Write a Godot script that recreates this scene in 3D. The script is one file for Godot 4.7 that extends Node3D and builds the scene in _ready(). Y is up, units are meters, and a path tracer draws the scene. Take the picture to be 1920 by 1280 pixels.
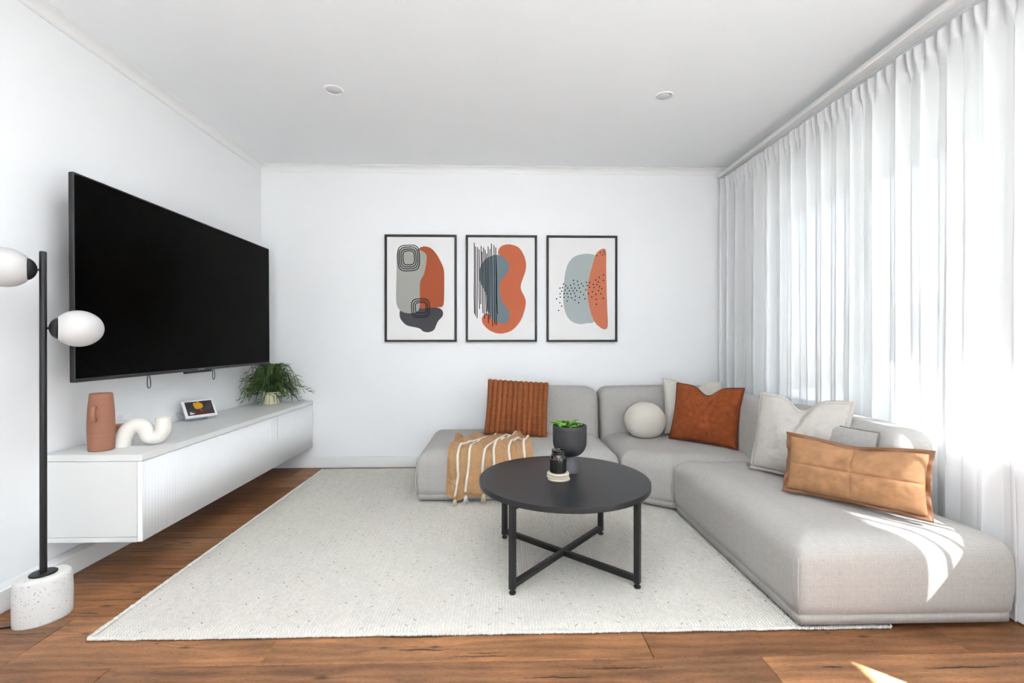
extends Node3D
# A white living room: coffee table and modular sofa on a pale rug, media cabinet and television on one wall, sheer curtains on the other.
# Distances into the room are written as depth d; the scene's z is -d.

var mats := {}
var taken := {}
var rng := RandomNumberGenerator.new()
var noise := FastNoiseLite.new()

func _ready() -> void:
	rng.seed = 7
	noise.seed = 11
	noise.frequency = 1.0
	camera_and_light()
	room()
	window_wall()
	garden()
	garden_shrub()
	floor_boards()
	rug()
	sofa()
	cushions()
	throw_blanket()
	coffee_table()
	media_cabinet()
	television()
	cabinet_ornaments()
	floor_lamp()
	artworks()
	ceiling_lights()

# ---------------------------------------------------------------- camera, sky, sun, exposure
func camera_and_light() -> void:
	var cam := Camera3D.new()
	cam.name = "camera"
	cam.fov = rad_to_deg(2.0 * atan(640.0 / 850.0))
	cam.position = Vector3(0, 1.035, 0)
	cam.rotation = Vector3(-1.0 / 850.0, -atan(21.0 / 850.0), 0)
	cam.near = 0.05
	cam.far = 200.0
	add_child(cam)
	cam.current = true
	var sky_mat := ProceduralSkyMaterial.new()
	sky_mat.sky_top_color = Color(0.84, 0.91, 1.0)
	sky_mat.sky_horizon_color = Color(0.95, 0.975, 1.0)
	sky_mat.ground_horizon_color = Color(0.85, 0.85, 0.84)
	sky_mat.ground_bottom_color = Color(0.62, 0.61, 0.6)
	sky_mat.sky_energy_multiplier = 1.35
	sky_mat.ground_energy_multiplier = 1.6
	sky_mat.sun_angle_max = 8.0
	var sky := Sky.new()
	sky.sky_material = sky_mat
	var env := Environment.new()
	env.background_mode = Environment.BG_SKY
	env.sky = sky
	env.tonemap_mode = Environment.TONE_MAPPER_LINEAR
	env.tonemap_exposure = 2.42
	env.sdfgi_enabled = true
	env.ssao_enabled = true
	env.ssil_enabled = true
	var we := WorldEnvironment.new()
	we.name = "environment"
	we.environment = env
	add_child(we)
	var sun := DirectionalLight3D.new()
	sun.name = "sun"
	var el := deg_to_rad(42.0)
	var az := deg_to_rad(45.0)
	# towards the sun: over the window side and behind the camera
	var to_sun := Vector3(cos(el) * cos(az), sin(el), cos(el) * sin(az))
	sun.look_at_from_position(Vector3.ZERO, -to_sun, Vector3.UP)
	sun.light_energy = 17.0
	sun.light_color = Color(0.96, 0.98, 1.0)
	sun.light_angular_distance = 0.6
	sun.shadow_enabled = true
	add_child(sun)

# ---------------------------------------------------------------- naming
func numbered(called: String) -> String:
	if not taken.has(called):
		taken[called] = 0
		return called
	taken[called] += 1
	return "%s_%03d" % [called, taken[called]]

func tag(o: Node, label: String, category: String, group := "") -> Node:
	o.set_meta("label", label)
	o.set_meta("category", category)
	if group != "":
		o.set_meta("group", group)
	return o

func thing(called: String, label: String, category: String, at := Vector3.ZERO, turn := 0.0, group := "") -> Node3D:
	var o := Node3D.new()
	o.name = numbered(called)
	add_child(o)
	o.position = at
	o.rotation.y = turn
	tag(o, label, category, group)
	return o

func part(called: String, mesh: Mesh, m: Material, parent: Node3D = null, xf := Transform3D.IDENTITY) -> MeshInstance3D:
	var o := MeshInstance3D.new()
	o.name = called if parent else numbered(called)
	o.mesh = mesh
	o.material_override = m
	o.transform = xf
	o.cast_shadow = GeometryInstance3D.SHADOW_CASTING_SETTING_ON
	if parent:
		parent.add_child(o, true)
	else:
		add_child(o, true)
	return o

func struct(called: String, mesh: Mesh, m: Material, xf := Transform3D.IDENTITY) -> MeshInstance3D:
	var o := part(called, mesh, m, null, xf)
	o.set_meta("kind", "structure")
	return o

# ---------------------------------------------------------------- materials
func mat(called: String, c: Color, rough := 0.8, more := {}) -> StandardMaterial3D:
	if mats.has(called):
		return mats[called]
	var m := StandardMaterial3D.new()
	m.resource_name = called
	m.albedo_color = c
	m.roughness = rough
	for k in more:
		m.set(k, more[k])
	mats[called] = m
	return m

func image_tex(im: Image) -> ImageTexture:
	return ImageTexture.create_from_image(im)

# a texture worked out pixel by pixel; f(x, y) gives a Color
func painted(w: int, h: int, f: Callable) -> ImageTexture:
	var data := PackedByteArray()
	data.resize(w * h * 3)
	var i := 0
	for y in h:
		for x in w:
			var c: Color = f.call(x, y)
			data[i] = clampi(int(c.r * 255.0), 0, 255)
			data[i + 1] = clampi(int(c.g * 255.0), 0, 255)
			data[i + 2] = clampi(int(c.b * 255.0), 0, 255)
			i += 3
	return image_tex(Image.create_from_data(w, h, false, Image.FORMAT_RGB8, data))

# woven cloth: threads both ways, each of its own tone and thickness, over a soft mottle
func weave_texture(n: int, seed_: int, contrast: float, slub: float) -> ImageTexture:
	var r := RandomNumberGenerator.new()
	r.seed = seed_
	var nz := FastNoiseLite.new()
	nz.seed = seed_
	nz.frequency = 0.05
	var across := []
	var down := []
	for k in n:
		across.append(r.randf_range(-1, 1))
		down.append(r.randf_range(-1, 1))
	return painted(n, n, func(x: int, y: int):
		var over := ((x >> 1) + (y >> 1)) % 2 == 0
		var t: float = across[y] if over else down[x]
		var s := nz.get_noise_2d(x * 0.35, y * 6.0) if not over else nz.get_noise_2d(x * 6.0, y * 0.35)
		var v := 0.9 + contrast * (t * 0.5 + (0.25 if over else -0.25)) * 0.5 + slub * s
		return Color(v, v, v))

# ---------------------------------------------------------------- shapes
func tool_() -> SurfaceTool:
	var st := SurfaceTool.new()
	st.begin(Mesh.PRIMITIVE_TRIANGLES)
	return st

func done(st: SurfaceTool, tangents := false) -> ArrayMesh:
	st.generate_normals()
	if tangents:
		st.generate_tangents()
	return st.commit()

func V(x: float, h: float, d: float) -> Vector3:
	return Vector3(x, h, -d)

# flat polygon turned away from a centre
func face(st: SurfaceTool, pts: Array, centre: Vector3) -> void:
	var n: Vector3 = (pts[1] - pts[0]).cross(pts[2] - pts[0])
	var mid := Vector3.ZERO
	for p in pts:
		mid += p
	mid /= pts.size()
	var flip := n.dot(mid - centre) > 0.0
	for k in range(1, pts.size() - 1):
		if flip:
			st.add_vertex(pts[0]); st.add_vertex(pts[k + 1]); st.add_vertex(pts[k])
		else:
			st.add_vertex(pts[0]); st.add_vertex(pts[k]); st.add_vertex(pts[k + 1])

func add_box(st: SurfaceTool, lo: Vector3, hi: Vector3, b := 0.002, xf := Transform3D.IDENTITY) -> void:
	st.set_smooth_group(-1)
	var c := (lo + hi) / 2.0
	var s := (hi - lo).abs() / 2.0
	b = minf(b, minf(s.x, minf(s.y, s.z)) * 0.9)
	var cc := xf * c
	var at := func(sx, sy, sz, axis):
		var v := Vector3(sx * s.x, sy * s.y, sz * s.z)
		for k in 3:
			if k != axis:
				v[k] -= sign(v[k]) * b
		return xf * (c + v)
	var S := [-1, 1]
	for a in S:
		face(st, [at.call(a, -1, -1, 0), at.call(a, 1, -1, 0), at.call(a, 1, 1, 0), at.call(a, -1, 1, 0)], cc)
		face(st, [at.call(-1, a, -1, 1), at.call(1, a, -1, 1), at.call(1, a, 1, 1), at.call(-1, a, 1, 1)], cc)
		face(st, [at.call(-1, -1, a, 2), at.call(1, -1, a, 2), at.call(1, 1, a, 2), at.call(-1, 1, a, 2)], cc)
		for e in S:
			face(st, [at.call(a, e, -1, 0), at.call(a, e, 1, 0), at.call(a, e, 1, 1), at.call(a, e, -1, 1)], cc)
			face(st, [at.call(a, -1, e, 0), at.call(a, 1, e, 0), at.call(a, 1, e, 2), at.call(a, -1, e, 2)], cc)
			face(st, [at.call(-1, a, e, 1), at.call(1, a, e, 1), at.call(1, a, e, 2), at.call(-1, a, e, 2)], cc)
			for g in S:
				face(st, [at.call(a, e, g, 0), at.call(a, e, g, 1), at.call(a, e, g, 2)], cc)

func box(lo: Vector3, hi: Vector3, b := 0.002) -> ArrayMesh:
	var st := tool_()
	add_box(st, lo, hi, b)
	return done(st)

# a box given by x, height and depth ranges
func room_box(x0: float, x1: float, h0: float, h1: float, d0: float, d1: float, b := 0.002) -> ArrayMesh:
	return box(Vector3(x0, h0, -d1), Vector3(x1, h1, -d0), b)

# smooth sheet or closed surface of nu by nv quads; f(u, v) in 0..1; outside is du x dv
func add_grid(st: SurfaceTool, nu: int, nv: int, f: Callable, flip := false, base := 0) -> int:
	st.set_smooth_group(0)
	for j in nv + 1:
		for i in nu + 1:
			var u := float(i) / nu
			var v := float(j) / nv
			st.set_uv(Vector2(u, v))
			st.add_vertex(f.call(u, v))
	for j in nv:
		for i in nu:
			var a := base + j * (nu + 1) + i
			var b := a + 1
			var c := a + nu + 2
			var d := a + nu + 1
			var order := [a, b, c, a, c, d] if flip else [a, c, b, a, d, c]
			for k in order:
				st.add_index(k)
	return base + (nu + 1) * (nv + 1)

func grid(nu: int, nv: int, f: Callable, flip := false) -> ArrayMesh:
	var st := tool_()
	add_grid(st, nu, nv, f, flip)
	return done(st)

# turned shape; profile of (radius, height) from the bottom up, outside first
func lathe(profile: Array, n := 40, squash := Vector2.ONE) -> ArrayMesh:
	var st := tool_()
	var k := profile.size() - 1
	add_grid(st, n, k, func(u: float, v: float):
		var p: Vector2 = profile[roundi(v * k)]
		var a: float = -u * TAU
		return Vector3(cos(a) * p.x * squash.x, p.y, sin(a) * p.x * squash.y))
	return done(st)

# rounds the corners of a lathe profile
func soft_profile(points: Array, steps := 5) -> Array:
	var out := [points[0]]
	for i in range(1, points.size() - 1):
		var p: Vector2 = points[i]
		var r := minf(minf((points[i - 1] - p).length(), (points[i + 1] - p).length()) * 0.45, 0.006)
		var a: Vector2 = p + (points[i - 1] - p).normalized() * r
		var b: Vector2 = p + (points[i + 1] - p).normalized() * r
		for s in steps + 1:
			var t := float(s) / steps
			out.append(a.lerp(p, t).lerp(p.lerp(b, t), t))
	out.append(points[-1])
	return out

# tube along points; radius a number or f(t)
func add_tube(st: SurfaceTool, pts: Array, radius, sides := 10, caps := true, base := 0) -> int:
	var n := pts.size()
	var tang := []
	for i in n:
		tang.append((pts[mini(i + 1, n - 1)] - pts[maxi(i - 1, 0)]).normalized())
	var up := Vector3.UP if absf(tang[0].y) < 0.9 else Vector3.RIGHT
	var nrm: Vector3 = (up - tang[0] * up.dot(tang[0])).normalized()
	var rings := []
	for i in n:
		nrm = (nrm - tang[i] * nrm.dot(tang[i])).normalized()
		rings.append([nrm, tang[i].cross(nrm)])
	var total := n + (2 if caps else 0)
	return add_grid(st, sides, total - 1, func(u: float, v: float):
		var j := roundi(v * (total - 1))
		var i := clampi(j - 1 if caps else j, 0, n - 1)
		var r: float = radius.call(float(i) / (n - 1)) if radius is Callable else radius
		if caps and (j == 0 or j == total - 1):
			r = 0.0001
		var a: float = u * TAU
		return pts[i] + (rings[i][0] * cos(a) + rings[i][1] * sin(a)) * r, false, base)

func tube(pts: Array, radius, sides := 10, caps := true) -> ArrayMesh:
	var st := tool_()
	add_tube(st, pts, radius, sides, caps)
	return done(st)

func curve(points: Array, n: int, closed := false) -> Array:
	var out := []
	var m := points.size()
	var spans := m if closed else m - 1
	for s in spans:
		for k in n:
			var t := float(k) / n
			var p0 = points[(s - 1 + m) % m] if closed else points[maxi(s - 1, 0)]
			var p1 = points[s]
			var p2 = points[(s + 1) % m]
			var p3 = points[(s + 2) % m] if closed else points[mini(s + 2, m - 1)]
			out.append(0.5 * ((2.0 * p1) + (p2 - p0) * t + (2.0 * p0 - 5.0 * p1 + 4.0 * p2 - p3) * t * t + (3.0 * p1 - p0 - 3.0 * p2 + p3) * t * t * t))
	if not closed:
		out.append(points[-1])
	return out

# outline of a convex plan polygon (x, depth) set in by `inset`, its corners rounded
func plan_ring(poly: Array, inset: float, rc: float, steps := 6) -> Array:
	var n := poly.size()
	var c := Vector2.ZERO
	for p in poly:
		c += p
	c /= n
	var lines := []
	for i in n:
		var a: Vector2 = poly[i]
		var b: Vector2 = poly[(i + 1) % n]
		var nn := (b - a).orthogonal().normalized()
		if nn.dot(c - a) < 0:
			nn = -nn
		lines.append([a + nn * inset, b - a])
	var corners := []
	for i in n:
		var l0 = lines[(i - 1 + n) % n]
		var l1 = lines[i]
		corners.append(Geometry2D.line_intersects_line(l0[0], l0[1], l1[0], l1[1]))
	var out := []
	var r := maxf(rc - inset * 0.55, 0.006)
	for i in n:
		var p: Vector2 = corners[i]
		var q0: Vector2 = corners[(i - 1 + n) % n]
		var q1: Vector2 = corners[(i + 1) % n]
		var ang := absf((q0 - p).angle_to(q1 - p))
		var cut := minf(r / tan(ang / 2.0), minf((q0 - p).length(), (q1 - p).length()) * 0.45)
		var a := p + (q0 - p).normalized() * cut
		var b := p + (q1 - p).normalized() * cut
		for s in steps + 1:
			var t := float(s) / steps
			out.append(a.lerp(p, t).lerp(p.lerp(b, t), t))
		# points along the side, so that it can bulge
		var nx: Vector2 = q1 + (p - q1).normalized() * minf(r, (q1 - p).length() * 0.45)
		for s in range(1, 8):
			out.append(b.lerp(nx, s / 8.0))
	return out

# upholstered block over a plan polygon, with a rounded top edge, slightly bulging sides and a crowned top
func soft_block(poly: Array, h0: float, h1: float, rt: float, rc: float, bulge := 0.012, crown := 0.012, seed_ := 1) -> ArrayMesh:
	var prof := []  # inset, height
	prof.append(Vector2(0.03, h0))
	prof.append(Vector2(0.006, h0))
	for k in 7:
		var t := k / 6.0
		prof.append(Vector2(-bulge * sin(t * PI * 0.75), lerpf(h0 + 0.004, h1 - rt, t)))
	var e := prof[-1].x as float
	for k in range(1, 9):
		var a := k / 8.0 * PI / 2
		prof.append(Vector2(e + rt * 1.25 * (1.0 - cos(a)), h1 - rt + rt * sin(a)))
	var rings := []
	for p in prof:
		var ring := []
		for q in plan_ring(poly, p.x, rc):
			ring.append(V(q.x, p.y, q.y))
		rings.append(ring)
	var centre := Vector3.ZERO
	for q in rings[-1]:
		centre += q
	centre /= rings[-1].size()
	var last: Array = rings[-1]
	for k in range(1, 13):
		var t := k / 12.0
		var ring := []
		for q in last:
			var p: Vector3 = q.lerp(centre, t)
			p.y += crown * (1.0 - pow(1.0 - t, 2.0)) + 0.0035 * noise.get_noise_3d(p.x * 4.0, seed_ * 7.0, p.z * 4.0) * minf(1.0, t * 4.0)
			ring.append(p)
		rings.append(ring)
	var m: int = rings[0].size()
	var st := tool_()
	var k2 := rings.size() - 1
	add_grid(st, m, k2, func(u: float, v: float): return rings[roundi(v * k2)][roundi(u * m) % m])
	return done(st)

# rounded box that may be bent; r is the edge radius, bend(p) moves each point
func soft_box(size: Vector3, r: float, n := 10, bend = null) -> ArrayMesh:
	var st := tool_()
	var base := 0
	var half := size / 2.0
	var core := (half - Vector3(r, r, r)).max(Vector3.ZERO)
	for axis in 3:
		for sgn in [-1.0, 1.0]:
			base = add_grid(st, n, n, func(u: float, v: float):
				var p := Vector3.ZERO
				p[axis] = sgn
				p[(axis + 1) % 3] = sgn * (u * 2.0 - 1.0)
				p[(axis + 2) % 3] = v * 2.0 - 1.0
				# crowd points towards the edges
				var w := Vector3.ZERO
				for k in 3:
					w[k] = sign(p[k]) * pow(absf(p[k]), 0.6) * half[k]
				var inner := w.clamp(-core, core)
				var dlt := w - inner
				var q := inner
				if dlt.length() > 1e-6:
					q = inner + dlt.normalized() * r
				return bend.call(q) if bend != null else q, false, base)
	return done(st)

# stuffed cushion, width along x, height along y from 0, thickness along z.
# o: dent (how far the top is pushed in), dent_w, flange (flat border), pull (how far the edges draw in), wrinkle, ribs
func cushion_mesh(w: float, h: float, t: float, o := {}) -> ArrayMesh:
	var dent: float = o.get("dent", 0.0)
	var dent_w: float = o.get("dent_w", 0.35)
	var pull: float = o.get("pull", 0.05)
	var wr: float = o.get("wrinkle", 0.006)
	var ribs: int = o.get("ribs", 0)
	var sd: float = o.get("seed", 1.0)
	var puff: float = o.get("puff", 0.45)
	var quilt: float = o.get("quilt", 0.0)
	var st := tool_()
	var nu := 12 * ribs if ribs else (120 if quilt > 0.0 else 64)
	var nv := 80 if quilt > 0.0 else 64
	var base := 0
	for side in [1.0, -1.0]:
		base = add_grid(st, nu, nv, func(uu: float, vv: float):
			var u: float = uu * 2.0 - 1.0
			var v: float = vv * 2.0 - 1.0
			var fill := pow(maxf(0.0, (1.0 - u * u)) * maxf(0.0, (1.0 - v * v)), puff)
			var x := u * w / 2.0 * (1.0 - pull * (1.0 - v * v) * u * u)
			var y := v * h / 2.0 * (1.0 - pull * (1.0 - u * u) * v * v)
			var z := t / 2.0 * fill
			if dent > 0.0:
				var g := exp(-pow(u / dent_w, 2.0))
				var up := smoothstep(-0.35, 1.0, v)
				y -= dent * g * up * (0.6 + 0.4 * v)
				z *= 1.0 - 0.28 * g * up
				z += 0.018 * sin((u * 2.2 - v) * 5.0 + sd) * g * up * fill
			if ribs:
				var ph := absf(sin(uu * ribs * PI))
				z += 0.022 * sqrt(ph) * minf(1.0, 6.0 * (1.0 - v * v))
				y += 0.006 * ph * v * v * v
			else:
				z += wr * fill * (noise.get_noise_3d(x * 9.0 + sd * 5.0, y * 9.0, side * 3.0) + 0.6 * noise.get_noise_3d(x * 22.0, y * 14.0 + sd * 5.0, side * 7.0))
			if quilt > 0.0:
				var q := maxf(exp(-absf(u * w / 2.0) / 0.0055), exp(-absf((v + 0.02) * h / 2.0) / 0.0055))
				z -= quilt * q * fill
			return Vector3(x, y + h / 2.0, side * z), side < 0.0, base)
	return done(st)

# the sewn edge of such a cushion, as a closed line of points
func cushion_edge(w: float, h: float, o := {}, grow := 0.0, n := 40) -> Array:
	var pull: float = o.get("pull", 0.05)
	var dent: float = o.get("dent", 0.0)
	var dent_w: float = o.get("dent_w", 0.35)
	var out := []
	for k in 4 * n:
		var t := float(k % n) / n * 2.0 - 1.0
		var uv := [Vector2(t, -1), Vector2(1, t), Vector2(-t, 1), Vector2(-1, -t)][k / n] as Vector2
		var u := uv.x
		var v := uv.y
		var x := u * (w / 2.0 + grow) * (1.0 - pull * (1.0 - v * v) * u * u)
		var y := v * (h / 2.0 + grow) * (1.0 - pull * (1.0 - u * u) * v * v)
		if dent > 0.0:
			y -= dent * exp(-pow(u / dent_w, 2.0)) * smoothstep(-0.35, 1.0, v) * (0.6 + 0.4 * v)
		out.append(Vector3(x, y + h / 2.0, 0))
	out.append(out[0])
	return out

# flat wavy border round a cushion
func flange_mesh(w: float, h: float, o: Dictionary, wide: float, wave := 0.004) -> ArrayMesh:
	var a := cushion_edge(w, h, o, -0.004)
	var b := cushion_edge(w, h, o, wide)
	var n := a.size() - 1
	var st := tool_()
	add_grid(st, n, 8, func(u: float, v: float):
		var i := roundi(u * n)
		var j := roundi(v * 8)
		var side := 1.0 if j < 4 else -1.0
		var r := 1.0 - absf(j - 4) / 4.0 if j != 4 else 1.0
		var p: Vector3 = a[i].lerp(b[i], r)
		p.z += (0.0025 * side if j != 4 else 0.0) + wave * r * sin(i * 0.55) + wave * r * 0.8 * sin(i * 0.21 + 1.0)
		return p)
	return done(st)

# a cushion standing on a seat: foot of its middle, the plan direction of its width, how far it leans back, how far it is turned in its own plane
func stand(o: Node3D, foot: Vector3, along: Vector2, lean: float, roll := 0.0) -> void:
	var r := Vector3(along.x, 0, -along.y).normalized()
	var n0 := r.cross(Vector3.UP)
	var up := (Vector3.UP * cos(lean) - n0 * sin(lean)).normalized()
	var b := Basis(r, up, r.cross(up))
	o.transform = Transform3D(b * Basis(Vector3(0, 0, 1), roll), foot)

# ---------------------------------------------------------------- the room
func room() -> void:
	var white := mat("wall paint", Color(0.955, 0.957, 0.96), 0.75)
	var ceil := mat("ceiling paint", Color(0.96, 0.967, 0.972), 0.85)
	var gloss := mat("trim paint", Color(0.94, 0.94, 0.935), 0.35)
	struct("wall_left", room_box(-2.105, -1.955, -0.1, 2.6, -2.75, 3.895, 0.0), white)
	struct("wall_back", room_box(-1.955, 1.92, -0.1, 2.6, 3.745, 3.895, 0.0), white)
	# ceiling round a large diffusing roof light over the camera
	var ct := tool_()
	for r in [[-2.105, 2.07, 1.80, 3.895], [-2.105, 2.07, -2.75, -0.65], [-2.105, -0.95, -0.65, 1.80], [0.95, 2.07, -0.65, 1.80]]:
		add_box(ct, V(r[0], 2.46, r[2]), V(r[1], 2.61, r[3]), 0.0)
	struct("ceiling", done(ct), ceil)
	ct = tool_()
	for r in [[-0.95, 0.95, 1.75, 1.80], [-0.95, 0.95, -0.65, -0.6], [-0.95, -0.90, -0.6, 1.75], [0.90, 0.95, -0.6, 1.75]]:
		add_box(ct, V(r[0], 2.455, r[2]), V(r[1], 2.62, r[3]), 0.002)
	var roof_light := struct("window_4", done(ct), gloss)
	part("pane", room_box(-0.90, 0.90, 2.50, 2.506, -0.6, 1.75, 0.0), mat("opal roof glazing", Color(0.95, 0.95, 0.95), 0.8, {"backlight_enabled": true, "backlight": Color(0.78, 0.78, 0.78)}), roof_light)
	# wall behind the camera, round a wide glazed opening to the garden
	var st := tool_()
	add_box(st, V(-1.955, -0.1, -2.75), V(-1.0, 2.46, -2.6), 0.0)
	add_box(st, V(1.0, -0.1, -2.75), V(1.92, 2.46, -2.6), 0.0)
	add_box(st, V(-1.0, 2.3, -2.75), V(1.0, 2.46, -2.6), 0.0)
	struct("wall_rear", done(st), white)
	var glass := mat("window glass", Color(0.95, 0.98, 0.97, 0.06), 0.03, {"transparency": BaseMaterial3D.TRANSPARENCY_ALPHA})
	st = tool_()
	for x in [-1.0, -0.03, 0.94]:
		add_box(st, V(x, 0.0, -2.69), V(x + 0.06, 2.3, -2.63), 0.003)
	for h in [0.0, 2.24]:
		add_box(st, V(-1.0, h, -2.69), V(1.0, h + 0.06, -2.63), 0.003)
	var w := struct("window_2", done(st), gloss)
	for x in [-0.94, 0.03]:
		part("pane", room_box(x, x + 0.91, 0.06, 2.24, -2.664, -2.658, 0.0), glass, w)
	# cove cornices
	trim_run("trim_1", [V(-1.955, 0, -2.6), V(-1.955, 0, 3.745)], Vector3.RIGHT, gloss)
	trim_run("trim_2", [V(-1.955, 0, 3.745), V(1.92, 0, 3.745)], Vector3.BACK, gloss)
	trim_run("trim_3", [V(1.92, 0, -2.6), V(1.92, 0, 3.745)], Vector3.LEFT, gloss)
	struct("baseboard_left", room_box(-1.955, -1.89, 0.0, 0.09, -2.6, 3.745, 0.004), gloss)
	struct("baseboard_back", room_box(-1.89, 1.92, 0.0, 0.09, 3.727, 3.745, 0.004), gloss)
	struct("baseboard_right", room_box(1.902, 1.92, 0.0, 0.09, 0.76, 3.727, 0.004), gloss)

func trim_run(called: String, ends: Array, out: Vector3, m: Material) -> void:
	var prof := [Vector2(0.0, 2.412), Vector2(0.006, 2.412), Vector2(0.008, 2.418)]
	for k in 7:
		var a := k / 6.0 * PI / 2
		prof.append(Vector2(0.05 - 0.04 * cos(a), 2.418 + 0.034 * (sin(a))))
	prof.append_array([Vector2(0.056, 2.454), Vector2(0.056, 2.46), Vector2(0.0, 2.46), Vector2(0.0, 2.412)])
	var st := tool_()
	st.set_smooth_group(-1)
	for k in prof.size() - 1:
		var p: Vector2 = prof[k]
		var q: Vector2 = prof[k + 1]
		face(st, [ends[0] + out * p.x + Vector3.UP * p.y, ends[1] + out * p.x + Vector3.UP * p.y, ends[1] + out * q.x + Vector3.UP * q.y, ends[0] + out * q.x + Vector3.UP * q.y], (ends[0] + ends[1]) / 2.0 + out * 0.01 + Vector3.UP * 2.458)
	struct(called, done(st), m)

func window_wall() -> void:
	var white: Material = mats["wall paint"]
	var gloss: Material = mats["trim paint"]
	var glass: Material = mats["window glass"]
	# curtained window from depth 1.0 to 3.25 (sill 0.60, head 2.18) and glazed doors beside and behind the camera
	var st := tool_()
	add_box(st, V(1.92, -0.1, 0.75), V(2.07, 0.60, 3.745), 0.0)
	add_box(st, V(1.92, 2.18, 0.75), V(2.07, 2.6, 3.745), 0.0)
	add_box(st, V(1.92, -0.1, -2.75), V(2.07, 0.0, 0.75), 0.0)
	add_box(st, V(1.92, 2.30, -2.75), V(2.07, 2.6, 0.75), 0.0)
	add_box(st, V(1.92, 0.60, 3.25), V(2.07, 2.18, 3.745), 0.0)
	add_box(st, V(1.92, 0.60, 0.75), V(2.07, 2.18, 1.0), 0.0)
	add_box(st, V(1.92, 0.0, 0.65), V(2.07, 2.30, 0.75), 0.0)
	add_box(st, V(1.92, 0.0, -2.75), V(2.07, 2.30, -1.6), 0.0)
	struct("wall_right", done(st), white)
	for run in [["window_1", [1.0, 1.72, 2.46, 3.2], 0.60, 2.18], ["window_3", [-1.6, -0.5, 0.60], 0.0, 2.30]]:
		st = tool_()
		var posts: Array = run[1]
		var low: float = run[2]
		var high: float = run[3]
		for d in posts:
			add_box(st, V(1.99, low, d), V(2.04, high, d + 0.05), 0.003)
		for h in [low, high - 0.05]:
			add_box(st, V(1.99, h, posts[0]), V(2.04, h + 0.05, posts[-1] + 0.05), 0.003)
		var w := struct(run[0], done(st), gloss)
		for k in posts.size() - 1:
			part("pane", room_box(2.012, 2.018, low + 0.05, high - 0.05, posts[k] + 0.05, posts[k + 1], 0.0), glass, w)
		if low > 0.1:
			part("window_sill", room_box(1.90, 2.06, low - 0.025, low, posts[0] - 0.05, posts[-1] + 0.1, 0.004), gloss, w)
	# eave outside, over the window
	st = tool_()
	add_box(st, V(2.07, 2.32, -3.6), V(2.9, 2.40, 4.6), 0.0)
	add_box(st, V(2.92, 2.32, -3.6), V(3.7, 2.40, -0.9), 0.0)
	add_box(st, V(2.86, 2.26, -3.6), V(2.92, 2.44, 4.6), 0.0)
	struct("trim_4", done(st), mat("eave paint", Color(0.86, 0.86, 0.85), 0.7))
	# curtain track and the two sheer curtains
	var track := tag(part("curtain_track", room_box(1.80, 1.845, 2.385, 2.41, 0.3, 3.73, 0.004), gloss), "slim white curtain track running under the cornice", "track") as MeshInstance3D
	var hook := thing("wall_hook", "tiny white hook on the far wall beside the curtain top", "hook", V(1.865, 2.33, 3.745))
	part("stem", tube([Vector3(0, 0, 0), Vector3(0, 0, 0.03)], 0.006, 10), mat("hook metal", Color(0.6, 0.6, 0.6), 0.4), hook)
	part("knob", lathe(soft_profile([Vector2(0.001, 0), Vector2(0.011, 0), Vector2(0.011, 0.012), Vector2(0.001, 0.012)]), 16), mats["hook metal"], hook, Transform3D(Basis(Vector3.RIGHT, PI / 2), Vector3(0, 0, 0.03)))
	var sheer := mat("sheer voile", Color(0.95, 0.95, 0.95, 0.91), 0.9, {"transparency": BaseMaterial3D.TRANSPARENCY_ALPHA, "backlight_enabled": true, "backlight": Color(0.53, 0.53, 0.53), "cull_mode": BaseMaterial3D.CULL_DISABLED, "metallic_specular": 0.1})
	curtain("sheer_curtain", "long white sheer curtain falling behind the sofa", 1.63, 3.70, 1.886, 1.815, 0.028, 5.0, sheer)
	curtain("sheer_curtain", "near white sheer curtain panel at the edge of the photo", 0.95, 1.68, 1.89, 1.89, 0.014, 9.0, sheer)

func curtain(called: String, label: String, d0: float, d1: float, x0: float, x1: float, amp: float, sd: float, m: Material) -> void:
	var t := thing(called, label, "curtain", V(x0, 0, d0), 0.0, "white sheer curtains")
	var nz := FastNoiseLite.new()
	nz.seed = int(sd)
	nz.frequency = 1.0
	var length := d1 - d0
	var nu := int(length / 0.0045)
	var shape := func(s: float, h: float) -> Vector3:
		var d := d0 + s * length
		var k := 1.0 - h / 2.36
		var drift := nz.get_noise_2d(d * 1.7, h * 0.35) * 1.5 * k
		var ph := TAU * (d / 0.125 + 0.55 * nz.get_noise_1d(d * 2.3)) + drift
		var a := amp * (0.55 + 0.5 * nz.get_noise_1d(d * 3.1 + 40.0)) * (0.55 + 0.55 * k)
		var x := lerpf(x0, x1, s) + a * (sin(ph) + 0.3 * sin(2.0 * ph + 1.0 + drift))
		# gathered finer at the heading
		var top := smoothstep(2.20, 2.34, h)
		x = lerpf(x, lerpf(x0, x1, s) + 0.014 * sin(TAU * d / 0.05 + 2.0 * nz.get_noise_1d(d * 9.0)) + 0.25 * a * sin(ph), top)
		var dd := d + (0.026 * sin(2.0 * ph + 0.6) * (1.0 - top) * (0.5 + 0.5 * k))
		return Vector3(x - x0, h + (0.008 * sin(TAU * d / 0.05) * top), -(dd - d0))
	part("cloth", grid(nu, 48, func(u: float, v: float): return shape.call(u, 0.012 + v * 2.348)), m, t)
	# doubled heading band and bottom hem
	part("heading", grid(nu, 4, func(u: float, v: float): return shape.call(u, 2.28 + v * 0.082) + Vector3(-0.003, 0, 0)), m, t)
	part("hem", grid(nu, 4, func(u: float, v: float): return shape.call(u, 0.012 + v * 0.07) + Vector3(-0.003, 0, 0)), m, t)

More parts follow.
